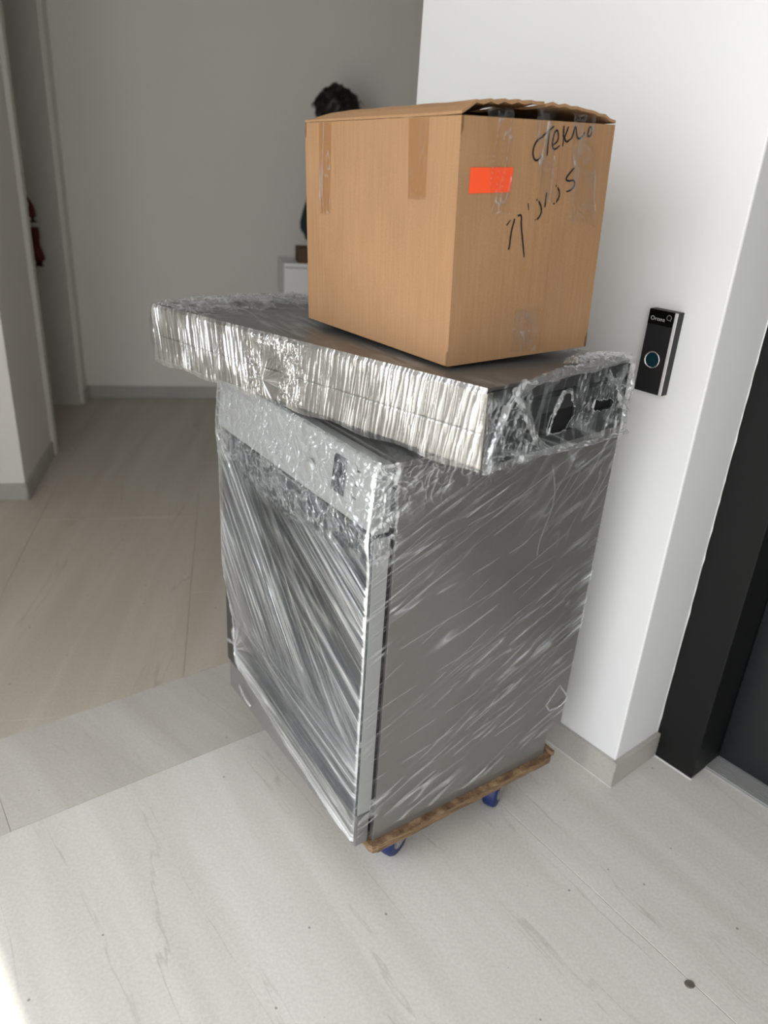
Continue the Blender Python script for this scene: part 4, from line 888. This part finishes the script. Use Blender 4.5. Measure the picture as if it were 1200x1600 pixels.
SKIN = plain('skin', (0.45, 0.25, 0.17), 0.55)
TEAL = plain('dark_teal_fabric', (0.018, 0.034, 0.036), 0.85)
TROU = plain('black_trousers', (0.012, 0.012, 0.014), 0.85)
HAIR = plain('dark_brown_hair', (0.010, 0.006, 0.0035), 0.45)
SHOE = plain('black_shoe', (0.02, 0.02, 0.02), 0.5)
per = empty('person', (-0.350, 4.24, 0), (0, 0, math.radians(100)))         # faces along the corridor (local -y), to the right in the photograph
tag(per, 'person with dark curly hair standing at the far wall behind the carton', 'person')
def skin_mesh(name, verts, edges, mat, parent, root=0, sub=2):
    me = bpy.data.meshes.new(name); me.from_pydata([v[:3] for v in verts], edges, []); o = link(name, me, mat, parent)
    md = o.modifiers.new('skin', 'SKIN'); md.use_smooth_shade = True
    if not me.skin_vertices: me.skin_vertices.new() if hasattr(me.skin_vertices, 'new') else None
    sv = me.skin_vertices[0].data
    for i, v in enumerate(verts):
        r = v[3]; sv[i].radius = r if isinstance(r, tuple) else (r, r); sv[i].use_root = (i == root)
    s = o.modifiers.new('subdivision', 'SUBSURF'); s.levels = sub; s.render_levels = sub
    return o
def arm_chain(sgn):
    # shoulder, elbow, wrist, palm
    return [(sgn * 0.165, 0.0, 1.355, 0.050), (sgn * 0.205, 0.160, 0.985, 0.036), (sgn * 0.15, -0.12, 0.985, 0.027), (sgn * 0.12, -0.185, 0.970, (0.034, 0.016))]
V = [(0, 0, 0.90, (0.145, 0.10)), (0, 0.0, 1.06, (0.120, 0.088)), (0, 0.0, 1.26, (0.140, 0.095)), (0, 0.005, 1.375, (0.10, 0.07)), (0, 0.0, 1.43, 0.056), (0, -0.018, 1.47, (0.060, 0.070)), (0, -0.018, 1.53, (0.070, 0.088)), (0, -0.012, 1.59, (0.073, 0.088)), (0, -0.005, 1.63, (0.052, 0.062))]
E_ = [(i, i + 1) for i in range(8)]
for sgn in (-1, 1):
    b0 = len(V); V += arm_chain(sgn); E_ += [(3, b0), (b0, b0 + 1), (b0 + 1, b0 + 2), (b0 + 2, b0 + 3)]
    for f, (dx, ln) in enumerate(((-0.026, 0.062), (-0.009, 0.072), (0.009, 0.068), (0.025, 0.052))):
        i0 = len(V); bx_, by_ = sgn * 0.10 + dx, -0.235
        V += [(bx_, by_, 0.962, 0.010), (bx_ * 1.0, by_ - ln * 0.55, 0.958, 0.0085), (bx_, by_ - ln, 0.945, 0.007)]; E_ += [(b0 + 3, i0), (i0, i0 + 1), (i0 + 1, i0 + 2)]
    i0 = len(V); V += [(sgn * 0.065, -0.205, 0.965, 0.010), (sgn * 0.045, -0.235, 0.958, 0.008)]; E_ += [(b0 + 3, i0), (i0, i0 + 1)]
    l0 = len(V); V += [(sgn * 0.085, 0.0, 0.82, 0.082), (sgn * 0.095, -0.01, 0.47, 0.054), (sgn * 0.10, 0.015, 0.09, 0.036), (sgn * 0.105, -0.09, 0.035, 0.030)]
    E_ += [(0, l0), (l0, l0 + 1), (l0 + 1, l0 + 2), (l0 + 2, l0 + 3)]
body = skin_mesh('body', V, E_, SKIN, per)
Vs = [(0, 0, 0.83, (0.168, 0.125)), (0, 0, 1.06, (0.140, 0.106)), (0, 0, 1.26, (0.157, 0.112)), (0, 0.004, 1.380, (0.115, 0.083)), (0, 0.0, 1.425, 0.064)]
Es = [(0, 1), (1, 2), (2, 3), (3, 4)]
for sgn in (-1, 1):
    b0 = len(Vs); a = arm_chain(sgn); Vs += [(*a[0][:3], 0.072), (*a[1][:3], 0.046), (*a[2][:3], 0.040)]; Es += [(3, b0), (b0, b0 + 1), (b0 + 1, b0 + 2)]
skin_mesh('sweater', Vs, Es, TEAL, per)
Vt = [(0, 0, 1.00, (0.146, 0.108)), (0, 0, 0.86, (0.158, 0.115))]; Et = [(0, 1)]
for sgn in (-1, 1):
    b0 = len(Vt); Vt += [(sgn * 0.088, 0, 0.76, 0.096), (sgn * 0.095, -0.008, 0.47, 0.070), (sgn * 0.10, 0.012, 0.10, 0.056)]; Et += [(1, b0), (b0, b0 + 1), (b0 + 1, b0 + 2)]
skin_mesh('trousers', Vt, Et, TROU, per)
for sgn in (-1, 1):
    MB().box((sgn * 0.105 - 0.045, -0.20, 0.0), (sgn * 0.105 + 0.045, 0.075, 0.085), 0.03, 4).build('shoe', SHOE, per, True)
# face
EYE = plain('eye', (0.03, 0.02, 0.015), 0.2)
for sgn in (-1, 1):
    MB().lathe([(0.0, -0.006), (0.009, -0.003), (0.010, 0.0), (0.006, 0.006), (0.0, 0.008)], (sgn * 0.03, -0.098, 1.535), (0, -1, 0), 16).build('eye', EYE, per, True)
    MB().box((sgn * 0.078 - 0.008, -0.03, 1.50), (sgn * 0.078 + 0.008, 0.012, 1.56), 0.006, 3).build('ear', SKIN, per, True)
MB().prism([(-0.006, -0.096, 1.535), (0.006, -0.096, 1.535), (0.017, -0.092, 1.49), (-0.017, -0.092, 1.49)], (0, -0.016, -0.004), 0.004).build('nose', SKIN, per, True)
LIP = plain('lip', (0.30, 0.10, 0.08), 0.5)
MB().box((-0.024, -0.092, 1.457), (0.024, -0.074, 1.470), 0.005, 3).build('mouth', LIP, per, True)
# hair: a cap, a loose bun and curly locks
hm = MB()
bmesh.ops.create_icosphere(hm.bm, subdivisions=4, radius=1.0, matrix=Matrix.Translation((0, 0.012, 1.575)) @ Matrix.Diagonal((0.096, 0.110, 0.092, 1)))
bmesh.ops.create_icosphere(hm.bm, subdivisions=3, radius=1.0, matrix=Matrix.Translation((-0.006, 0.02, 1.650)) @ Matrix.Diagonal((0.050, 0.050, 0.032, 1)))
for v in list(hm.bm.verts):
    if v.co.y < -0.055 and v.co.z < 1.565: v.co.y = -0.055
    n = 0.010 * math.sin(v.co.x * 90 + v.co.z * 60) * math.sin(v.co.y * 80 + v.co.z * 50); v.co += (v.co - Vector((0, 0.01, 1.57))).normalized() * n
hair = hm.build('hair', HAIR, per, True)
hr = random.Random(11); hm = MB()
for k in range(150):
    th = hr.uniform(0, 2 * math.pi); ph = hr.uniform(0.05, 1.5)
    d = Vector((math.sin(ph) * math.cos(th), math.sin(ph) * math.sin(th), math.cos(ph)))
    if d.y < -0.75 and d.z < 0.35: continue
    p = Vector((d.x * 0.092, 0.012 + d.y * 0.104, 1.575 + d.z * 0.088)); pts = []
    ln = hr.uniform(0.03, 0.065); cu = hr.uniform(0.006, 0.012); fr_ = hr.uniform(1.2, 2.4); side = d.cross(Vector((0.3, 0.2, 1))).normalized(); up2 = d.cross(side); ph0 = hr.uniform(0, 6)
    for i in range(11):
        t = i / 10; pts.append(p + d * ln * t * 0.55 + side * cu * math.cos(fr_ * 6.28 * t + ph0) + up2 * cu * math.sin(fr_ * 6.28 * t + ph0) + Vector((0, 0, -0.02 * t * t)))
    hm.tube(pts, [0.0032 * (1 - 0.75 * i / 10) for i in range(11)], 4)
for q in ((-0.07, 0.0, 1.615), (-0.075, 0.01, 1.60), (-0.066, 0.0, 1.625)):     # stray tuft
    hm.tube([Vector(q) + Vector((-0.012 * i / 6 + 0.006 * math.sin(i), 0.0, 0.010 * i)) for i in range(7)], [0.006 * (1 - i / 8) for i in range(7)], 5)
tag(hm.build('hair_curls', HAIR, hair, True), kind='stuff')
